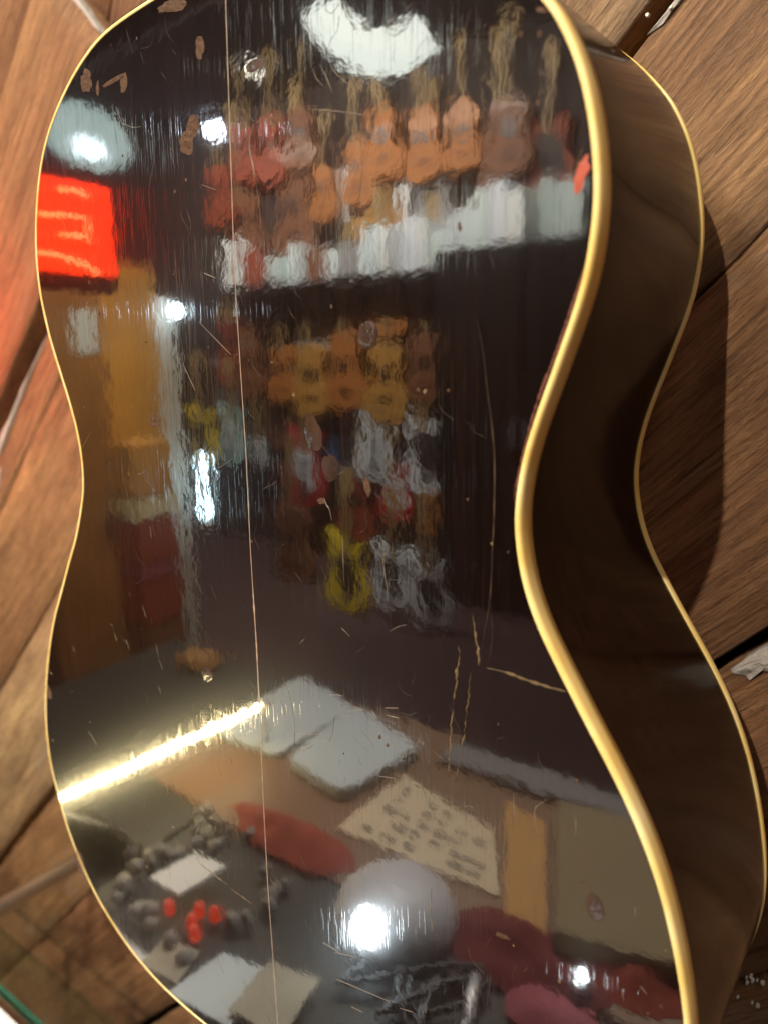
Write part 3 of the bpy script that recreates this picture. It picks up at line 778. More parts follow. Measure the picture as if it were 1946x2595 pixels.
# ================================================================ counter in front, seen mirrored in the lacquer
M_CTOP = mat("counter_dark", (.012, .011, .008), .6, var=.3)
M_CWOOD = mat("counter_wood", (.17, .085, .036), .5, var=.3, scale=14)
M_WHITE = mat("white_laminate", (.72, .72, .7), .5, var=.06)
M_PAPER = mat("grey_paper", (.50, .56, .58), .8, var=.05)
M_CARD = mat("cream_card", (.62, .5, .34), .8, var=.06)
M_INK = mat("dark_ink", (.06, .05, .045), .8)
M_KRAFT = mat("kraft_card", (.5, .27, .09), .8, var=.12)
M_OLIVE = mat("olive_box", (.24, .185, .1), .8, var=.12)
M_REDC = mat("red_cloth", (.25, .04, .022), .9, var=.2)
M_MAROON = mat("maroon_cloth", (.13, .018, .02), .9, var=.2)
M_ALU = mat("brushed_aluminium", (.55, .54, .55), .45, metal=.6)
M_BLACK = mat("black_plastic", (.012, .012, .013), .35)
M_CREAM = mat("cream_plastic", (.3, .27, .2), .6, var=.3)
M_PINK = mat("pink_felt", (.3, .07, .09), .8)
M_TEAL = mat("teal_plastic", (.1, .3, .27), .5)
M_STONE = mat("grey_pebble", (.2, .19, .17), .6, var=.3)

counter = empty("shop_counter", (-.1, -.3, -1.35))
tag(counter, "dark shop counter with lit edge, mirrored in the lower part of the guitar back", "counter")
cinv = Matrix.Translation((.1, .3, 1.35))
def cpart(o): o.parent = counter; o.matrix_parent_inverse = cinv; return o
cpart(box("counter_top", (.09, -.255, -.37), (.78, .39, .036), M_CTOP, bevel=.003))
cpart(box("counter_top", (-.4905, -.285, -.37), (.379, .33, .036), M_CTOP, bevel=.003))
cpart(box("wood_insert", (-.02, -.2975, -.3505), (.77, .205, .004), M_CWOOD, bevel=.001))
cpart(box("wood_insert", (-.29, -.425, -.3505), (.26, .055, .004), M_CWOOD, bevel=.001))
cpart(box("back_rim", (-.22, -.0305, -.366), (.14, .057, .02), M_WHITE, bevel=.003))
cpart(box("counter_body", (-.1, -.25, -.87), (1.1, .36, .96), M_CTOP, bevel=.004))
cpart(box("edge_rail", (.2, -.410, -.347), (.72, .036, .012), mat("grey_rail", (.16, .15, .15), .6), bevel=.002))

tl = empty("fluorescent_tube_light", (-.345, -.19, -.3515))
tag(tl, "glowing yellowish fluorescent tube on the counter, mirrored as a streak at lower left", "lamp")
tinv = Matrix.Translation((.345, .19, .3515))
TA, TB = Vector((-.358, -.066, -.30)), Vector((-.334, -.303, -.30)); TD = (TB - TA).normalized()
for o in (tube("tube", [TA, TB], .0024, glow("tube_glow", (1, .82, .42), 170), seg=12),
          tube("end_cap", [TA - TD * .016, TA], .005, M_ALU, seg=12), tube("end_cap", [TB, TB + TD * .016], .005, M_ALU, seg=12),
          tube("post", [TB + TD * .01, TB + TD * .01 + Vector((0, 0, -.05))], .003, M_ALU, seg=8),
          tube("post", [TA - TD * .01, TA - TD * .01 + Vector((0, -.06, -.05))], .003, M_ALU, seg=8)):
    o.parent = tl; o.matrix_parent_inverse = tinv

def flat(name, quad, z, th, m, label, cat, group=None, rnd_c=0.0):
    """a sheet or slab with the given corners (x, y), lying at height z"""
    n_ = len(quad); cx = sum(p[0] for p in quad) / n_; cy = sum(p[1] for p in quad) / n_
    pts = []
    for i in range(n_):
        a, b, c = Vector(quad[i - 1]), Vector(quad[i]), Vector(quad[(i + 1) % n_])
        if rnd_c:
            u, v = (a - b).normalized() * rnd_c, (c - b).normalized() * rnd_c
            for k in range(5):
                t = k / 4
                pts.append(b + u * (1 - t) ** 2 + v * t ** 2)
        else: pts.append(b)
    V = [(p.x - cx, p.y - cy, 0) for p in pts] + [(p.x - cx, p.y - cy, th * .8) for p in pts] + [((p.x - cx) * .985, (p.y - cy) * .985, th) for p in pts]
    n2 = len(pts)
    F = [tuple(range(n2))] + [tuple(2 * n2 + i for i in range(n2))]
    for l in range(2):
        for i in range(n2): F.append((l * n2 + i, l * n2 + (i + 1) % n2, (l + 1) * n2 + (i + 1) % n2, (l + 1) * n2 + i))
    o = fix_normals(mesh(name, V, F, m))
    o.location = (cx, cy, z)
    return tag(o, label, cat, group)
ZC = -.348
flat("paper_pad", [(-.405, -.288), (-.415, -.462), (-.300, -.432), (-.304, -.298)], ZC, .006, M_PAPER, "grey-blue paper pad left of its twin, mirrored beside the light streak", "paper", "grey paper pads", .012)
flat("paper_pad", [(-.287, -.294), (-.296, -.428), (-.18, -.396), (-.2, -.28)], ZC, .011, M_PAPER, "larger grey-blue paper pad right of its twin, mirrored right of the centre seam", "paper", "grey paper pads", .014)
card = flat("price_card", [(-.177, -.351), (-.06, -.322), (-.022, -.252), (-.18, -.245)], ZC, .002, M_CARD, "cream card with blurred dark handwriting, mirrored low on the right", "card")
# smudged handwriting: short ink strokes in rows, too blurred to read
V = []; F = []
for r_ in range(5):
    for c_ in range(6):
        if rnd.random() < .3: continue
        u = .12 + .14 * c_ + rnd.uniform(-.02, .02); v = .16 + .165 * r_
        A, B, C_, D_ = [Vector(q) for q in ((-.177, -.351), (-.06, -.322), (-.022, -.252), (-.18, -.245))]
        wl_ = rnd.uniform(.06, .12)
        for uu, vv in ((u, v), (u + wl_, v + .02), (u + wl_, v + .06), (u, v + .045)):
            P = (A * (1 - uu) + B * uu) * (1 - vv) + (D_ * (1 - uu) + C_ * uu) * vv
            V.append((P.x - card.location.x, P.y - card.location.y, .0026))
        b = len(V) - 4; F.append((b, b + 1, b + 2, b + 3))
mesh("handwriting", V, F, M_INK, card)
flat("cardboard_strip", [(-.07, -.366), (-.026, -.356), (.03, -.222), (-.004, -.224)], ZC, .003, M_KRAFT, "orange-brown cardboard strip with two holes, mirrored right of the written card", "cardboard")
flat("cardboard_box", [(-.02, -.37), (.13, -.385), (.16, -.245), (.034, -.222)], ZC, .02, M_OLIVE, "flat olive-brown box mirrored at lower right of the guitar back", "box")

def cloth(name, c, rx, ry, h, m, label, seed):
    V = []; F = []; nr, ns = 9, 30
    for i in range(nr + 1):
        for k in range(ns):
            a = 2 * math.pi * k / ns; t = i / nr
            rg = 1 + .3 * noise.noise(Vector((math.cos(a) * 1.4, math.sin(a) * 1.4, seed)))
            x, y = rx * t * rg * math.cos(a), ry * t * rg * math.sin(a)
            z = h * (1 - t ** 2) * (.7 + .8 * noise.noise(Vector((x * 40, y * 40, seed)))) + .002 * (1 - t)
            V.append((x, y, max(z, .0004)))
    for i in range(nr):
        for k in range(ns): F.append((i * ns + k, i * ns + (k + 1) % ns, (i + 1) * ns + (k + 1) % ns, (i + 1) * ns + k))
    o = fix_normals(mesh(name, V, F, m, None, True)); o.location = c
    return tag(o, label, "cloth")
cloth("folded_cloth", (-.205, -.212, ZC), .075, .026, .014, M_REDC, "crumpled brick-red cloth mirrored below the grey pads", 1)
cloth("folded_cloth", (.015, -.212, ZC), .062, .032, .012, M_MAROON, "dark red cloth mirrored below the written card", 2)
cloth("folded_cloth", (.085, -.235, ZC), .05, .03, .012, M_REDC, "red cloth at the lower right corner of the mirrored counter", 3)
cloth("felt_pad", (.05, -.175, ZC), .03, .022, .01, M_PINK, "pink felt pad with holes mirrored at the bottom right", 4)

# white dome lamp
dl = empty("dome_lamp", (-.075, -.185, ZC)); tag(dl, "small white dome lamp with a dazzling bulb, mirrored near the bottom", "lamp")
lathe("shade", [(.0001, .0365), (.02, .0345), (.034, .029), (.043, .02), (.047, .010), (.047, .0005), (.044, .001), (.044, .009), (.038, .02), (.02, .031)], mat("opal_white", (.5, .48, .5), .5, coat=.1), dl)
bulb = lathe("bulb", [(.0001, -.012), (.007, -.010), (.0115, 0), (.007, .010), (.0001, .012)], glow("bulb_white", (.8, .95, 1), 75), dl, 16)
bulb.location = (.004, .040, .028)
# second small light
dl2 = empty("indicator_lamp", (.062, -.2, ZC)); tag(dl2, "tiny white indicator lamp mirrored at the bottom right", "lamp")
lathe("bezel", [(.0001, 0), (.006, 0), (.006, .012), (.004, .014)], M_ALU, dl2, 14)
lathe("lens", [(.004, .014), (.0035, .018), (.0001, .02)], glow("lens_white", (.85, .95, 1), 50), dl2, 12)

# clutter bed: pebbles, jars, buttons
lab = ["flat grey pebble", "round pale pebble", "small dusty stone", "speckled grey pebble", "long grey pebble"]
kk = 0
for i in range(52):
    x, y = -.32 + .2 * rnd.random(), 0
    x = rnd.uniform(-.3, -.16); y = rnd.uniform(-.19, -.065)
    if -.262 < x < -.175 and -.15 < y < -.08: continue
    a, b, c = rnd.uniform(.004, .009), rnd.uniform(.004, .008), rnd.uniform(.004, .007)
    V = []; F = []
    for r_ in range(7):
        ph = math.pi * r_ / 6
        for s in range(10):
            th = 2 * math.pi * s / 10
            d = Vector((math.sin(ph) * math.cos(th), math.sin(ph) * math.sin(th), math.cos(ph)))
            k_ = 1 + .35 * noise.noise(d * 1.5 + Vector((i * 3.3, 0, 0)))
            V.append((d.x * a * k_, d.y * b * k_, d.z * c * k_))
    for r_ in range(6):
        for s in range(10): F.append((r_ * 10 + s, r_ * 10 + (s + 1) % 10, (r_ + 1) * 10 + (s + 1) % 10, (r_ + 1) * 10 + s))
    o = fix_normals(mesh("pebble", V, F, M_STONE if i % 6 else M_CREAM, None, True)); o.location = (x, y, ZC + c * .8)
    tag(o, "small grey or cream pebble in the loose heap mirrored at lower left", "pebble", "pebbles heaped on the counter")
flat("white_card", [(-.254, -.093), (-.247, -.136), (-.212, -.142), (-.219, -.096)], ZC + .012, .002, M_WHITE, "small white card lying on the pebbles, mirrored at lower left", "card")
for i, (x, y) in enumerate(((-.222, -.088), (-.201, -.101), (-.196, -.090), (-.186, -.084), (-.188, -.106))):
    o = lathe("button", [(.0001, .010), (.0035, .0095), (.0045, .006), (.0045, 0)], glow("button_red%d" % i, (1, .05, .008), 1.6, (.2, .01, .005)), None, 14, (x, y, ZC + .002))
    tag(o, ("leftmost", "second", "third", "fourth", "rightmost")[i] + " of the small lit red buttons mirrored among the pebbles", "button", "lit red buttons")
def crumple(name, c, r, m, label, cat, seed, sz=.6):
    V = []; F = []
    for r_ in range(9):
        ph = math.pi * r_ / 8
        for s in range(16):
            th = 2 * math.pi * s / 16
            d = Vector((math.sin(ph) * math.cos(th), math.sin(ph) * math.sin(th), math.cos(ph)))
            k_ = 1 + .5 * noise.noise(d * 2 + Vector((seed, 0, 0))) + .2 * noise.noise(d * 6 + Vector((seed, 4, 0)))
            V.append((d.x * r * k_, d.y * r * k_, d.z * r * k_ * sz))
    for r_ in range(8):
        for s in range(16): F.append((r_ * 16 + s, r_ * 16 + (s + 1) % 16, (r_ + 1) * 16 + (s + 1) % 16, (r_ + 1) * 16 + s))
    o = fix_normals(mesh(name, V, F, m, None, True)); o.location = c
    return tag(o, label, cat)
flat("leaflet", [(-.165, -.042), (-.16, -.088), (-.118, -.098), (-.112, -.05)], ZC + .001, .0015, M_PAPER, "grey-white leaflet mirrored at the bottom, left of the seam", "leaflet")
flat("leaflet", [(-.118, -.056), (-.124, -.1), (-.085, -.108), (-.076, -.06)], ZC + .006, .0015, M_CREAM, "cream leaflet overlapping the grey-white one, mirrored at the bottom", "leaflet")
flat("leaflet", [(-.2, -.045), (-.205, -.07), (-.175, -.078), (-.165, -.05)], ZC + .001, .0015, M_CREAM, "small cream leaflet mirrored at the bottom left rim", "leaflet")
P = [(-.04 + .05 * math.sin(i * .55) * (1 - i / 60) + .0008 * i, -.15 + .03 * math.cos(i * .8) + .0004 * i, ZC + .004 + .004 * math.sin(i * .33) ** 2) for i in range(44)]
tag(tube("cable", P, .0028, M_BLACK, seg=6), "tangled black cable mirrored at the bottom right of the seam", "cable")
tag(tube("cable", [(.0, -.17, ZC + .006), (.005, -.155, ZC + .008), (.01, -.14, ZC + .005), (.012, -.12, ZC + .004)], .0045, M_ALU, seg=8), "short grey braided cable end mirrored at the bottom", "cable")
cw = box("wooden_case", (-.57, -.41, -.343), (.06, .05, .014), M_KRAFT, bevel=.006); cw.name = "wooden_case"
tag(cw, "small orange-brown wooden case on the dark counter end, mirrored left of the seam", "case")

# ================================================================ shop behind the camera, mirrored in the upper back
M_FLOOR = mat("maroon_carpet", (.06, .034, .036), .95, var=.3, scale=6)
M_PEG = mat("dark_pegboard", (.035, .026, .025), .8, var=.3, scale=3)
fl = mesh("floor", [(-6.5, -4.6, -1.35), (3, -4.6, -1.35), (3, .6, -1.35), (-6.5, .6, -1.35)], [(0, 1, 2, 3)], M_FLOOR)
tag(fl, kind="structure")
sw = box("shop_wall", (-3.4, -3.85, .2), (5.2, .1, 3.2), M_PEG); tag(sw, "dark board wall hung with instruments, mirrored in the guitar back", "wall", kind="structure")

WOODS = {k: mat("body_" + k, c, .6, coat=.1, var=.15, scale=8) for k, c in dict(orange=(.43, .15, .028), amber=(.5, .25, .05), brown=(.2, .075, .03), white=(.72, .76, .78), red=(.42, .02, .02), yellow=(.75, .55, .02), black=(.02, .02, .022), teal=(.35, .6, .55), blue=(.06, .14, .3), cream=(.66, .58, .36), grey=(.3, .3, .3), rust=(.3, .055, .02)).items()}
M_MAPLE = mat("maple", (.36, .24, .1), .5)
def mirror(h): return [(x, z) for x, z in h] + [(-x, z) for x, z in h[::-1]]
ACO = mirror([(v.x, v.y) for v in smooth_curve([(0.02, .25), (.08, .245), (.125, .20), (.13, .15), (.105, .07), (.115, 0), (.165, -.08), (.18, -.14), (.16, -.205), (.09, -.245), (.02, -.25)], 4)])
ELE = [(v.x, v.y) for v in smooth_curve([(.03, .12), (.06, .17), (.11, .2), (.125, .17), (.1, .1), (.105, .03), (.15, -.07), (.15, -.15), (.1, -.21), (0, -.225), (-.1, -.21), (-.15, -.15), (-.14, -.06), (-.105, .03), (-.12, .12), (-.15, .22), (-.11, .235), (-.055, .17), (-.03, .12)], 4)]
AN_W = "one of the instruments mirrored in the guitar back"
def instrument(kind, X, Y, Z, s, col, label, tilt=0, trim="white", neck=None, group="instruments hung on the far wall"):
    nm = {"a": "acoustic_guitar", "e": "electric_guitar", "u": "ukulele"}[kind]
    o = empty(nm, (X, Y, Z), (0, math.radians(tilt), 0)); s *= 1.3; o.scale = (s, s, s)
    tag(o, label, "ukulele" if kind == "u" else "guitar", group)
    out = ELE if kind == "e" else ACO
    d = .045 if kind == "e" else .09
    plate("body", out, -d / 2, d / 2, WOODS[col], o, .008)
    top = .12 if kind == "e" else .25
    nk = neck or M_MAPLE
    box("neck", (0, d / 2 - .005, top + .14), (.04, .03, .36), nk, o, .006)
    plate("headstock", [(-.03, top + .31), (.03, top + .31), (.04, top + .36), (.035, top + .48), (-.035, top + .48), (-.04, top + .36)], d / 2 - .012, d / 2 + .008, nk, o, .003)
    if kind == "e":
        plate("pickguard", [(.02, .1), (.08, .09), (.07, .0), (.1, -.1), (.03, -.14), (-.06, -.06), (-.08, .08), (-.03, .12)], d / 2, d / 2 + .004, WOODS[trim], o)
        for z in (.03, -.03, -.09): box("pickup", (0, d / 2 + .006, z), (.075, .012, .022), M_BLACK, o, .003)
        box("bridge", (0, d / 2 + .006, -.14), (.08, .012, .03), M_STEEL, o, .003)
    else:
        h = lathe("sound_hole", [(.0001, d / 2 + .0012), (.05, d / 2 + .0012), (.056, d / 2 + .0008)], M_BLACK, o, 20, (0, 0, .05), 'Y')
        box("bridge", (0, d / 2 + .006, -.12), (.13, .012, .025), M_EBONY, o, .003)
    return o
YW = -3.66
row = [  # kind, X, Z, scale, colour, words
 ("u", -2.22, 1.24, .60, "orange", "bright orange ukulele with pale neck, second from right in the top row"),
 ("u", -1.95, 1.24, .55, "orange", "orange ukulele with pale neck, rightmost bright one in the top row"),
 ("u", -2.52, 1.30, .62, "orange", "orange ukulele lying higher, third from right in the top row"),
 ("u", -2.72, 1.16, .58, "orange", "orange-brown ukulele left of the white boxes in the top row"),
 ("u", -1.66, 1.20, .62, "brown", "dark brown ukulele at the right end of the top row"),
 ("u", -3.02, 1.08, .52, "orange", "small orange ukulele hung lower in the top row"),
 ("u", -3.22, 1.44, .60, "brown", "brown ukulele above the small orange one"),
 ("u", -3.5, 1.42, .62, "rust", "rust-coloured ukulele high on the left of the top row"),
 ("u", -3.78, 1.44, .60, "rust", "rust-coloured ukulele second from the left end of the top row"),
 ("u", -4.1, 1.2, .62, "rust", "rust-red ukulele near the red sign glow"),
 ("u", -2.5, .40, .70, "orange", "orange-brown acoustic hung alone under the pale boxes"),
 ("a", -3.80, .36, .45, "rust", "rust-coloured small guitar under the left end of the pale boxes"),
 ("a", -3.82, -.02, .62, "brown", "brown acoustic at the left end of the middle row"),
 ("a", -3.45, -.06, .6, "orange", "orange acoustic, second in the middle row"),
 ("a", -3.16, -.10, .72, "amber", "amber acoustic, largest of the middle row"),
 ("a", -2.84, -.04, .78, "orange", "orange acoustic in the centre of the middle row"),
 ("a", -2.5, -.10, .74, "amber", "amber acoustic right of the centre of the middle row"),
 ("a", -2.2, -.02, .62, "brown", "brown acoustic, next to last in the middle row"),
 ("a", -1.96, -.04, .52, "orange", "small orange acoustic at the right end of the middle row"),
 ("e", -4.45, -.56, .85, "yellow", "yellow and black electric guitar beside the pale pillar"),
 ("e", -4.08, -.52, .75, "teal", "pale teal electric guitar next to the yellow one"),
 ("e", -3.74, -.62, .7, "black", "black electric guitar in the lower row"),
 ("e", -3.26, -.7, .95, "red", "red electric guitar at the left of the lower row"),
 ("e", -2.6, -.5, .8, "white", "white electric guitar tilted left in the lower row"),
 ("e", -2.2, -.52, .85, "white", "white electric guitar in the middle of the lower row"),
 ("e", -1.94, -.62, .6, "cream", "cream electric guitar at the right of the lower row"),
 ("a", -2.16, -.9, .42, "orange", "small orange guitar low on the right of the far wall"),
 ("e", -2.46, -.78, .7, "red", "red electric guitar with white dots in the lower row"),
]
back_row = [("a", -3.9, .95, .9, "brown", "large brown acoustic behind the top row at far left"), ("a", -3.35, 1.0, .85, "brown", "large brown acoustic behind the top row, second from left"),
 ("a", -2.62, .98, .8, "amber", "amber acoustic half hidden above the pale cartons"), ("a", -2.2, .92, .75, "grey", "grey acoustic half hidden above the pale cartons, right of the amber one"), ("a", -1.75, 1.02, .8, "brown", "large brown acoustic above the dark cabinet"), ("e", -1.45, 1.1, .7, "rust", "rust electric guitar above the dark cabinet at far right"),
 ("a", -3.2, .3, .7, "grey", "grey acoustic under the shelf, left of centre"), ("a", -2.9, .34, .6, "brown", "brown acoustic under the shelf at centre"), ("a", -2.16, .32, .7, "grey", "grey acoustic under the shelf at right"),
 ("a", -4.1, .1, .8, "rust", "rust acoustic behind the bluish bulb"), ("e", -3.6, -.35, .8, "brown", "brown electric guitar between middle and lower rows"), ("e", -2.95, -.5, .85, "blue", "dark blue electric guitar in the lower row"),
 ("a", -2.3, -.3, .6, "amber", "amber acoustic overlapped by the white electric guitars"), ("e", -4.2, -.2, .8, "grey", "grey electric guitar above the teal one"), ("a", -3.5, -.95, .8, "brown", "brown acoustic low on the left of the far wall"), ("a", -2.85, -.95, .7, "rust", "rust acoustic low in the centre of the far wall")]
for kd, X, Z, s, c, lb in back_row:
    instrument(kd, X, YW - .085, Z, s, c, lb + ", mirrored", tilt=rnd.uniform(-6, 6), trim="black")
for kd, X, Z, s, c, lb in row:
    instrument(kd, X, YW, Z, s, c, lb + ", mirrored", tilt=rnd.uniform(-5, 5), trim="black" if c in ("yellow", "white") and rnd.random() < .6 else "white")
for X, Y, Z, s, c, lb, kd in ((-2.28, -2.9, -1.12, .76, "yellow", "yellow electric guitar with dark pickguard standing on the floor", "e"),
                       (-1.96, -2.9, -1.08, .62, "white", "white electric guitar standing on the floor beside the yellow one", "e"),
                       (-1.71, -2.9, -1.13, .66, "white", "white and black electric guitar on the floor near the dark cabinet", "e"),
                       (-2.98, -3.2, -1.12, .75, "brown", "dark brown acoustic standing on the floor left of the yellow one", "a")):
    instrument(kd, X, Y, Z, s, c, lb + ", mirrored", tilt=rnd.uniform(-8, 8), trim="black", group="guitars standing on the floor")
# white boxes along a shelf
shelf = box("wall_shelf", (-2.97, -3.6, .52), (1.98, .32, .03), M_PEG, bevel=.004)
tag(shelf, "long dark shelf carrying pale boxes, mirrored across the guitar back", "shelf")
pals = [mat("pale_box%d" % i, c, .6) for i, c in enumerate(((.74, .84, .86), (.7, .82, .8), (.78, .83, .92), (.62, .74, .72), (.84, .87, .86)))]
ORD = ["first", "second", "third", "fourth", "fifth", "sixth", "seventh", "eighth", "ninth", "tenth", "eleventh", "twelfth", "thirteenth", "fourteenth", "fifteenth", "sixteenth", "seventeenth", "eighteenth", "nineteenth", "twentieth", "twenty-first", "twenty-second", "twenty-third", "twenty-fourth", "twenty-fifth", "twenty-sixth", "twenty-seventh", "twenty-eighth", "twenty-ninth", "thirtieth", "thirty-first", "thirty-second"]
x = -3.9; i = 0
while x < -1.2 and i < 32:
    wd = rnd.uniform(.06, .2); hh = rnd.choice((.18, .22, .26, .3)) * rnd.uniform(.85, 1.15); oncab = x > -1.97
    if not oncab and x + wd > -1.97: wd = max(.05, -1.97 - x)
    o = box("carton", (x + wd / 2, -3.56 + rnd.uniform(-.05, .05), (.622 if oncab else .536) + hh / 2), (wd - .01, .16, hh), pals[rnd.randrange(5)] if rnd.random() < .93 else WOODS[rnd.choice(("blue", "brown", "rust", "grey"))], bevel=.004, rotz=rnd.uniform(-.3, .3))
    tag(o, ORD[i] + " carton from the left in the bright mirrored shelf row", "carton", "cartons on the long shelf")
    x += wd; i += 1
for X, Z, h_, lb in ((-2.88, 1.06, .34, "tall white leaflet on the far wall, left one"), (-2.42, 1.0, .3, "tall white leaflet on the far wall, right one")):
    tag(box("leaflet", (X, -3.72, Z), (.1, .02, h_), M_WHITE, bevel=.002), lb + ", mirrored", "leaflet")
# tall dark cabinet on the right
M_CAB = mat("black_cabinet", (.005, .0035, .003), .7, ior=1.3)
cb = empty("cabinet", (-1.4, -3.55, -1.35)); tag(cb, "tall black cabinet mirrored in the dark right half of the guitar back", "cabinet")
box("carcass", (0, 0, .985), (1.1, .4, 1.97), M_CAB, cb, .01)
for sx in (-1, 1):
    d_ = box("door", (sx * .27, .21, .985), (.52, .025, 1.9), M_CAB, cb, .006)
    box("handle", (sx * .04, .235, 1.0), (.012, .02, .14), M_STEEL, d_, .003)
# wooden wardrobe, crate and pillar on the left
M_DOOR = mat("orange_wood", (.27, .125, .04), .4, var=.6, scale=4, coat=.3)
M_DOOR2 = mat("amber_wood", (.5, .25, .045), .4, var=.5, scale=4, coat=.3)
wd_ = empty("wardrobe", (-2.42, -1.28, -1.35)); tag(wd_, "orange-brown wooden wardrobe mirrored at left below the red sign", "wardrobe")
box("carcass", (0, 0, .88), (.4, .62, 1.76), M_DOOR, wd_, .01)
dd = box("door", (.21, .13, .9), (.02, .3, 1.66), M_DOOR, wd_, .006); box("handle", (.015, -.11, .0), (.02, .015, .1), M_BLACK, dd, .003).location = (.21, .13, .8)
dd = box("door", (.21, -.17, .9), (.02, .26, 1.66), M_DOOR2, wd_, .006)
nt_ = box("paper_note", (.223, .05, 1.5), (.004, .1, .14), M_PAPER, wd_)
cr = empty("crate", (-2.1, -1.38, -1.35)); tag(cr, "stack of red, cream and amber boxes in front of the wardrobe, mirrored at left", "crate")
for k_, (m_, h0, h1) in enumerate(((WOODS["brown"], .0, .45), (WOODS["rust"], .455, .62), (M_PINK, .625, .68), (WOODS["rust"], .685, .84), (WOODS["cream"], .845, .92), (WOODS["amber"], .925, 1.12))):
    box("layer", (0, 0, (h0 + h1) / 2), (.16, .2, h1 - h0), m_, cr, .006)
pl = box("pillar", (-2.3, -1.66, -.45), (.1, .13, 1.5), mat("pale_pillar", (.5, .5, .46), .7), bevel=.01)
tag(pl, "pale grey square pillar mirrored left of the centre seam", "pillar")
jk = cloth("jacket", (-1.9, -1.38, -1.348), .22, .12, .2, WOODS["blue"], "blue jacket dropped on the carpet, mirrored at left", 9)
jk["category"] = "jacket"

# ================================================================ lamps of the shop, and lights added for fill
def lamp_light(name, typ, loc, parent, energy, color, **kw):
    d = bpy.data.lights.new(name, typ); d.energy = energy; d.color = color
    for k_, v in kw.items(): setattr(d, k_, v)
    o = bpy.data.objects.new(name, d); COL.objects.link(o); o.location = loc
    if parent: o.parent = parent
    return o
def aim(o, to):
    o.rotation_euler = (Vector(to) - Vector(o.location)).to_track_quat('-Z', 'Y').to_euler()

# ring lamp high on the shop side
RC = Vector((-1.08, -1.6, 1.085)); nrm = (Vector((.03, 0, .12)) - RC).normalized()
rl = empty("arc_lamp", RC)
zx = nrm; yx = (Vector((0, 0, 1)) - zx * zx.z).normalized(); xx = yx.cross(zx)
rl.rotation_euler = Matrix((xx, yx, zx)).transposed().to_euler()
tag(rl, "broad white crescent-shaped lamp mirrored at the top", "lamp")
def arc(name, prof, a0, a1, m, parent, seg=30):
    """profile (radius, height) swept through an arc measured from straight down"""
    V = []; F = []; k = len(prof)
    for i in range(seg + 1):
        a = math.radians(-90 + a0 + (a1 - a0) * i / seg)
        for r_, h_ in prof: V.append((r_ * math.cos(a), r_ * math.sin(a), h_))
    for i in range(seg):
        for j in range(k): F.append((i * k + j, i * k + (j + 1) % k, (i + 1) * k + (j + 1) % k, (i + 1) * k + j))
    F.append(tuple(range(k))); F.append(tuple(seg * k + j for j in range(k)))
    return fix_normals(mesh(name, V, F, m, parent))
arc("diffuser", [(.150, .0), (.156, .014), (.205, .02), (.255, .014), (.262, .0)], -41, 66, glow("arc_glow", (.93, 1, .9), 7), rl)
arc("housing", [(.145, -.002), (.268, -.002), (.262, -.04), (.15, -.04)], -42, 67, M_ALU, rl)
box("bracket", (0, .03, -.03), (.03, .36, .02), M_BLACK, rl, .004)
def bulb_lamp(name, loc, r, col, s, label):
    e_ = empty(name, loc); tag(e_, label, "lamp")
    lathe("bulb", [(.0001, -r), (r * .7, -r * .7), (r, 0), (r * .7, r * .7), (.0001, r)], glow(name + "_glow", col, s), e_, 14)
    lathe("socket", [(.0001, r * 2.4), (r * .8, r * 2.4), (r * .8, r * .85), (r * .5, r * .7)], M_BLACK, e_, 12)
    return e_
bulb_lamp("bulb_lamp", (-1.62, -1.6, .945), .026, (1, .93, .75), 14, "small warm bulb mirrored near the top beside the seam")
bulb_lamp("bulb_lamp", (-1.826, -1.6, .805), .03, (.75, .85, 1), 70, "bright bluish bulb mirrored at upper left of the seam")
bulb_lamp("bulb_lamp", (-2.16, -1.66, .235), .03, (.7, .9, 1), 90, "bright bluish bulb mirrored above the pale pillar")
pn = empty("light_panel", (-2.25, -1.34, .8)); tag(pn, "pale blue-green glowing light panel mirrored at upper left", "lamp")
dsh = lathe("diffuser", [(.0001, .05), (.06, .048), (.12, .038), (.16, .02), (.172, 0), (.16, -.012)], glow("panel_glow", (.5, .74, .70), 2.6), pn, 28)
dsh.rotation_euler = (0, math.radians(90), 0); dsh.scale = (.62, 1.15, 1)
cr_ = crumple("core", (.045, .03, -.045), .05, glow("panel_core", (.75, .95, 1), 9), None, None, 3, 1.0); cr_.parent = pn; cr_.scale = (.4, 1.5, .6)
fr_ = lathe("frame", [(.176, .0), (.18, -.012), (.15, -.03), (.0001, -.03)], M_ALU, pn, 28); fr_.rotation_euler = (0, math.radians(90), 0); fr_.scale = (.62, 1.15, 1)
vt = empty("tube_lamp", (-2.12, -1.72, -.6)); tag(vt, "short upright bluish tube lamp mirrored beside the pillar", "lamp")
tube("tube", [(0, 0, .02), (0, 0, .29)], .011, glow("vtube_glow", (.6, .9, 1), 45), vt, 10)
lathe("base", [(.0001, -.02), (.03, -.02), (.03, 0), (.012, .02)], M_ALU, vt, 14)
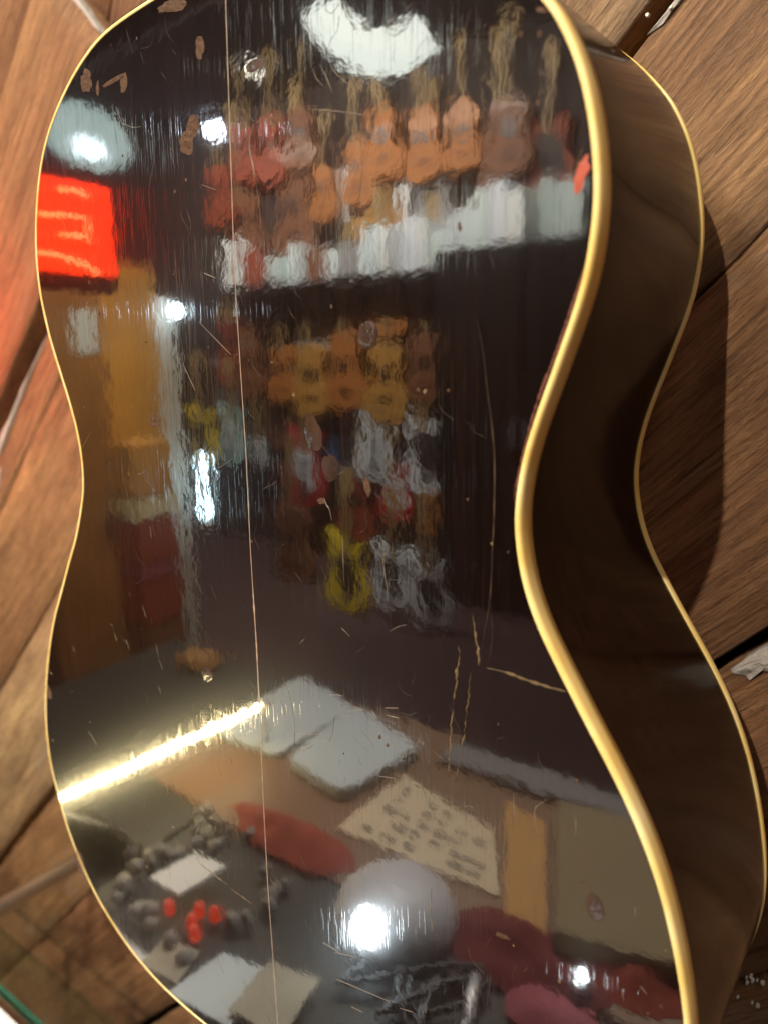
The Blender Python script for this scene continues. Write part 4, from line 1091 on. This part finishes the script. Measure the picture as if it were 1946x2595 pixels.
# red sign close to the wall
sg = empty("red_sign", (-.575, -.275, .13)); tag(sg, "small glowing red lightbox sign mirrored at the left edge", "sign")
box("housing", (-.02, 0, .065), (.03, .13, .13), M_BLACK, sg, .006)
box("lit_face", (-.002, 0, .065), (.006, .112, .096), glow("sign_red", (1, .03, .002), 8.0, (.3, .01, .01)), sg, .002)
box("spill_side", (-.02, .066, .065), (.026, .004, .118), glow("spill_side_red", (1, .05, .01), 10.0), sg, .001)  # glowing side face added to throw red spill on the planks
for pts in ([(.004, .02, .1), (.004, -.01, .101), (.004, -.02, .098)], [(.004, .045, .072), (.004, .015, .075), (.004, -.015, .076), (.004, -.018, .05)], [(.004, .02, .055), (.004, -.012, .056)], [(.004, .05, .034), (.004, .02, .033), (.004, -.01, .026), (.004, -.03, .018)]):
    tube("neon_stroke", pts, .0015, glow("neon", (1, .2, .05), 16), sg, 6)
nw = empty("neon_tube", (-.5, .13, .09)); tag(nw, "short red neon tube on the planks, just left of the picture", "neon tube")
tube("glass_tube", [(0, -.06, -.07), (0, -.06, .07)], .005, glow("neon_red", (1, .06, .02), 75), nw, 10)
for z_ in (-.07, .07): box("clip", (0, -.03, z_), (.012, .06, .012), M_BLACK, nw, .002)
# key spotlight: warm, from high in front; casts the guitar's shadow to the lower right
ks = empty("spotlight", (.07, -1.35, 1.16)); tag(ks, "warm ceiling spotlight in front of the wall, out of the picture", "lamp")
can = lathe("can", [(.05, -.12), (.055, -.1), (.055, .06), (.05, .07)], M_BLACK, ks, 20)
sp = lamp_light("spot_beam", 'SPOT', (0, 0, 0), ks, 125, (1, .87, .69), spot_size=math.radians(60), spot_blend=.5, shadow_soft_size=.012)
aim(sp, Vector((-.1, .1, -.05)) - Vector(ks.location)); 
can.rotation_euler = sp.rotation_euler
# unseen spotlight added to brighten the counter papers
k2 = empty("spotlight", (-.2, -.9, 1.3)); tag(k2, "unseen cool spotlight added to brighten the counter", "lamp")
can2 = lathe("can", [(.05, -.12), (.055, -.1), (.055, .06), (.05, .07)], M_BLACK, k2, 20)
s2 = lamp_light("spot_beam", 'SPOT', (0, 0, 0), k2, 160, (.88, .96, 1), spot_size=math.radians(28), spot_blend=.6, shadow_soft_size=.05)
aim(s2, Vector((-.15, -.33, -.35)) - Vector(k2.location)); can2.rotation_euler = s2.rotation_euler
# unseen washer light added to brighten the instruments
ww = empty("added_wall_washer", (-2.9, -2.5, 1.75)); tag(ww, "unseen long light added to brighten the instrument wall", "lamp")
box("housing", (0, .03, .06), (3.4, .2, .06), M_BLACK, ww, .01)
a1 = lamp_light("added_wash_light", 'AREA', (0, 0, 0), ww, 330, (1, .93, .82), shape='RECTANGLE', size=3.2, size_y=.12)
aim(a1, (0, -1.2, -1.5))
# unseen spotlight added to light the wardrobe end
k3 = empty("spotlight", (-1.2, -.8, 1.5)); tag(k3, "unseen spotlight added to brighten the wardrobe", "lamp")
can3 = lathe("can", [(.05, -.12), (.055, -.1), (.055, .06), (.05, .07)], M_BLACK, k3, 20)
s3 = lamp_light("spot_beam", 'SPOT', (0, 0, 0), k3, 620, (1, .85, .6), spot_size=math.radians(40), spot_blend=.6, shadow_soft_size=.05)
aim(s3, Vector((-2.2, -1.4, -.2)) - Vector(k3.location)); can3.rotation_euler = s3.rotation_euler

# unseen broad panel added in front of the wall for soft fill
cp = empty("added_fill_panel", (-.7, -1.15, 1.75)); tag(cp, "unseen square panel added above as fill light for the wall", "lamp")
box("housing", (0, 0, .03), (.7, .7, .05), M_ALU, cp, .005)
fl_ = lamp_light("fill_light", 'AREA', (0, 0, 0), cp, 135, (1, .87, .70), shape='RECTANGLE', size=.64, size_y=.64)
aim(fl_, (.3, 1.2, -1.5))

cp2 = empty("added_fill_panel", (.9, -1.0, 1.75)); tag(cp2, "unseen square panel added right of the guitar as fill light", "lamp")  # unseen second panel, added to lift the shadow on the right
box("housing", (0, 0, .03), (.7, .7, .05), M_ALU, cp2, .005)
f2_ = lamp_light("fill_light", 'AREA', (0, 0, 0), cp2, 15, (1, .86, .70), shape='RECTANGLE', size=.64, size_y=.64)
aim(f2_, (-.7, 1.1, -1.6))

k4 = empty("spotlight", (-1.7, -1.3, 1.6)); tag(k4, "unseen spotlight added to brighten the guitars on the floor", "lamp")  # unseen spotlight, added to brighten the floor guitars and lower row
can4 = lathe("can", [(.05, -.12), (.055, -.1), (.055, .06), (.05, .07)], M_BLACK, k4, 20)
s4 = lamp_light("spot_beam", 'SPOT', (0, 0, 0), k4, 700, (1, .95, .86), spot_size=math.radians(24), spot_blend=.7, shadow_soft_size=.05)
aim(s4, Vector((-2.2, -3.1, -.95)) - Vector(k4.location)); can4.rotation_euler = s4.rotation_euler
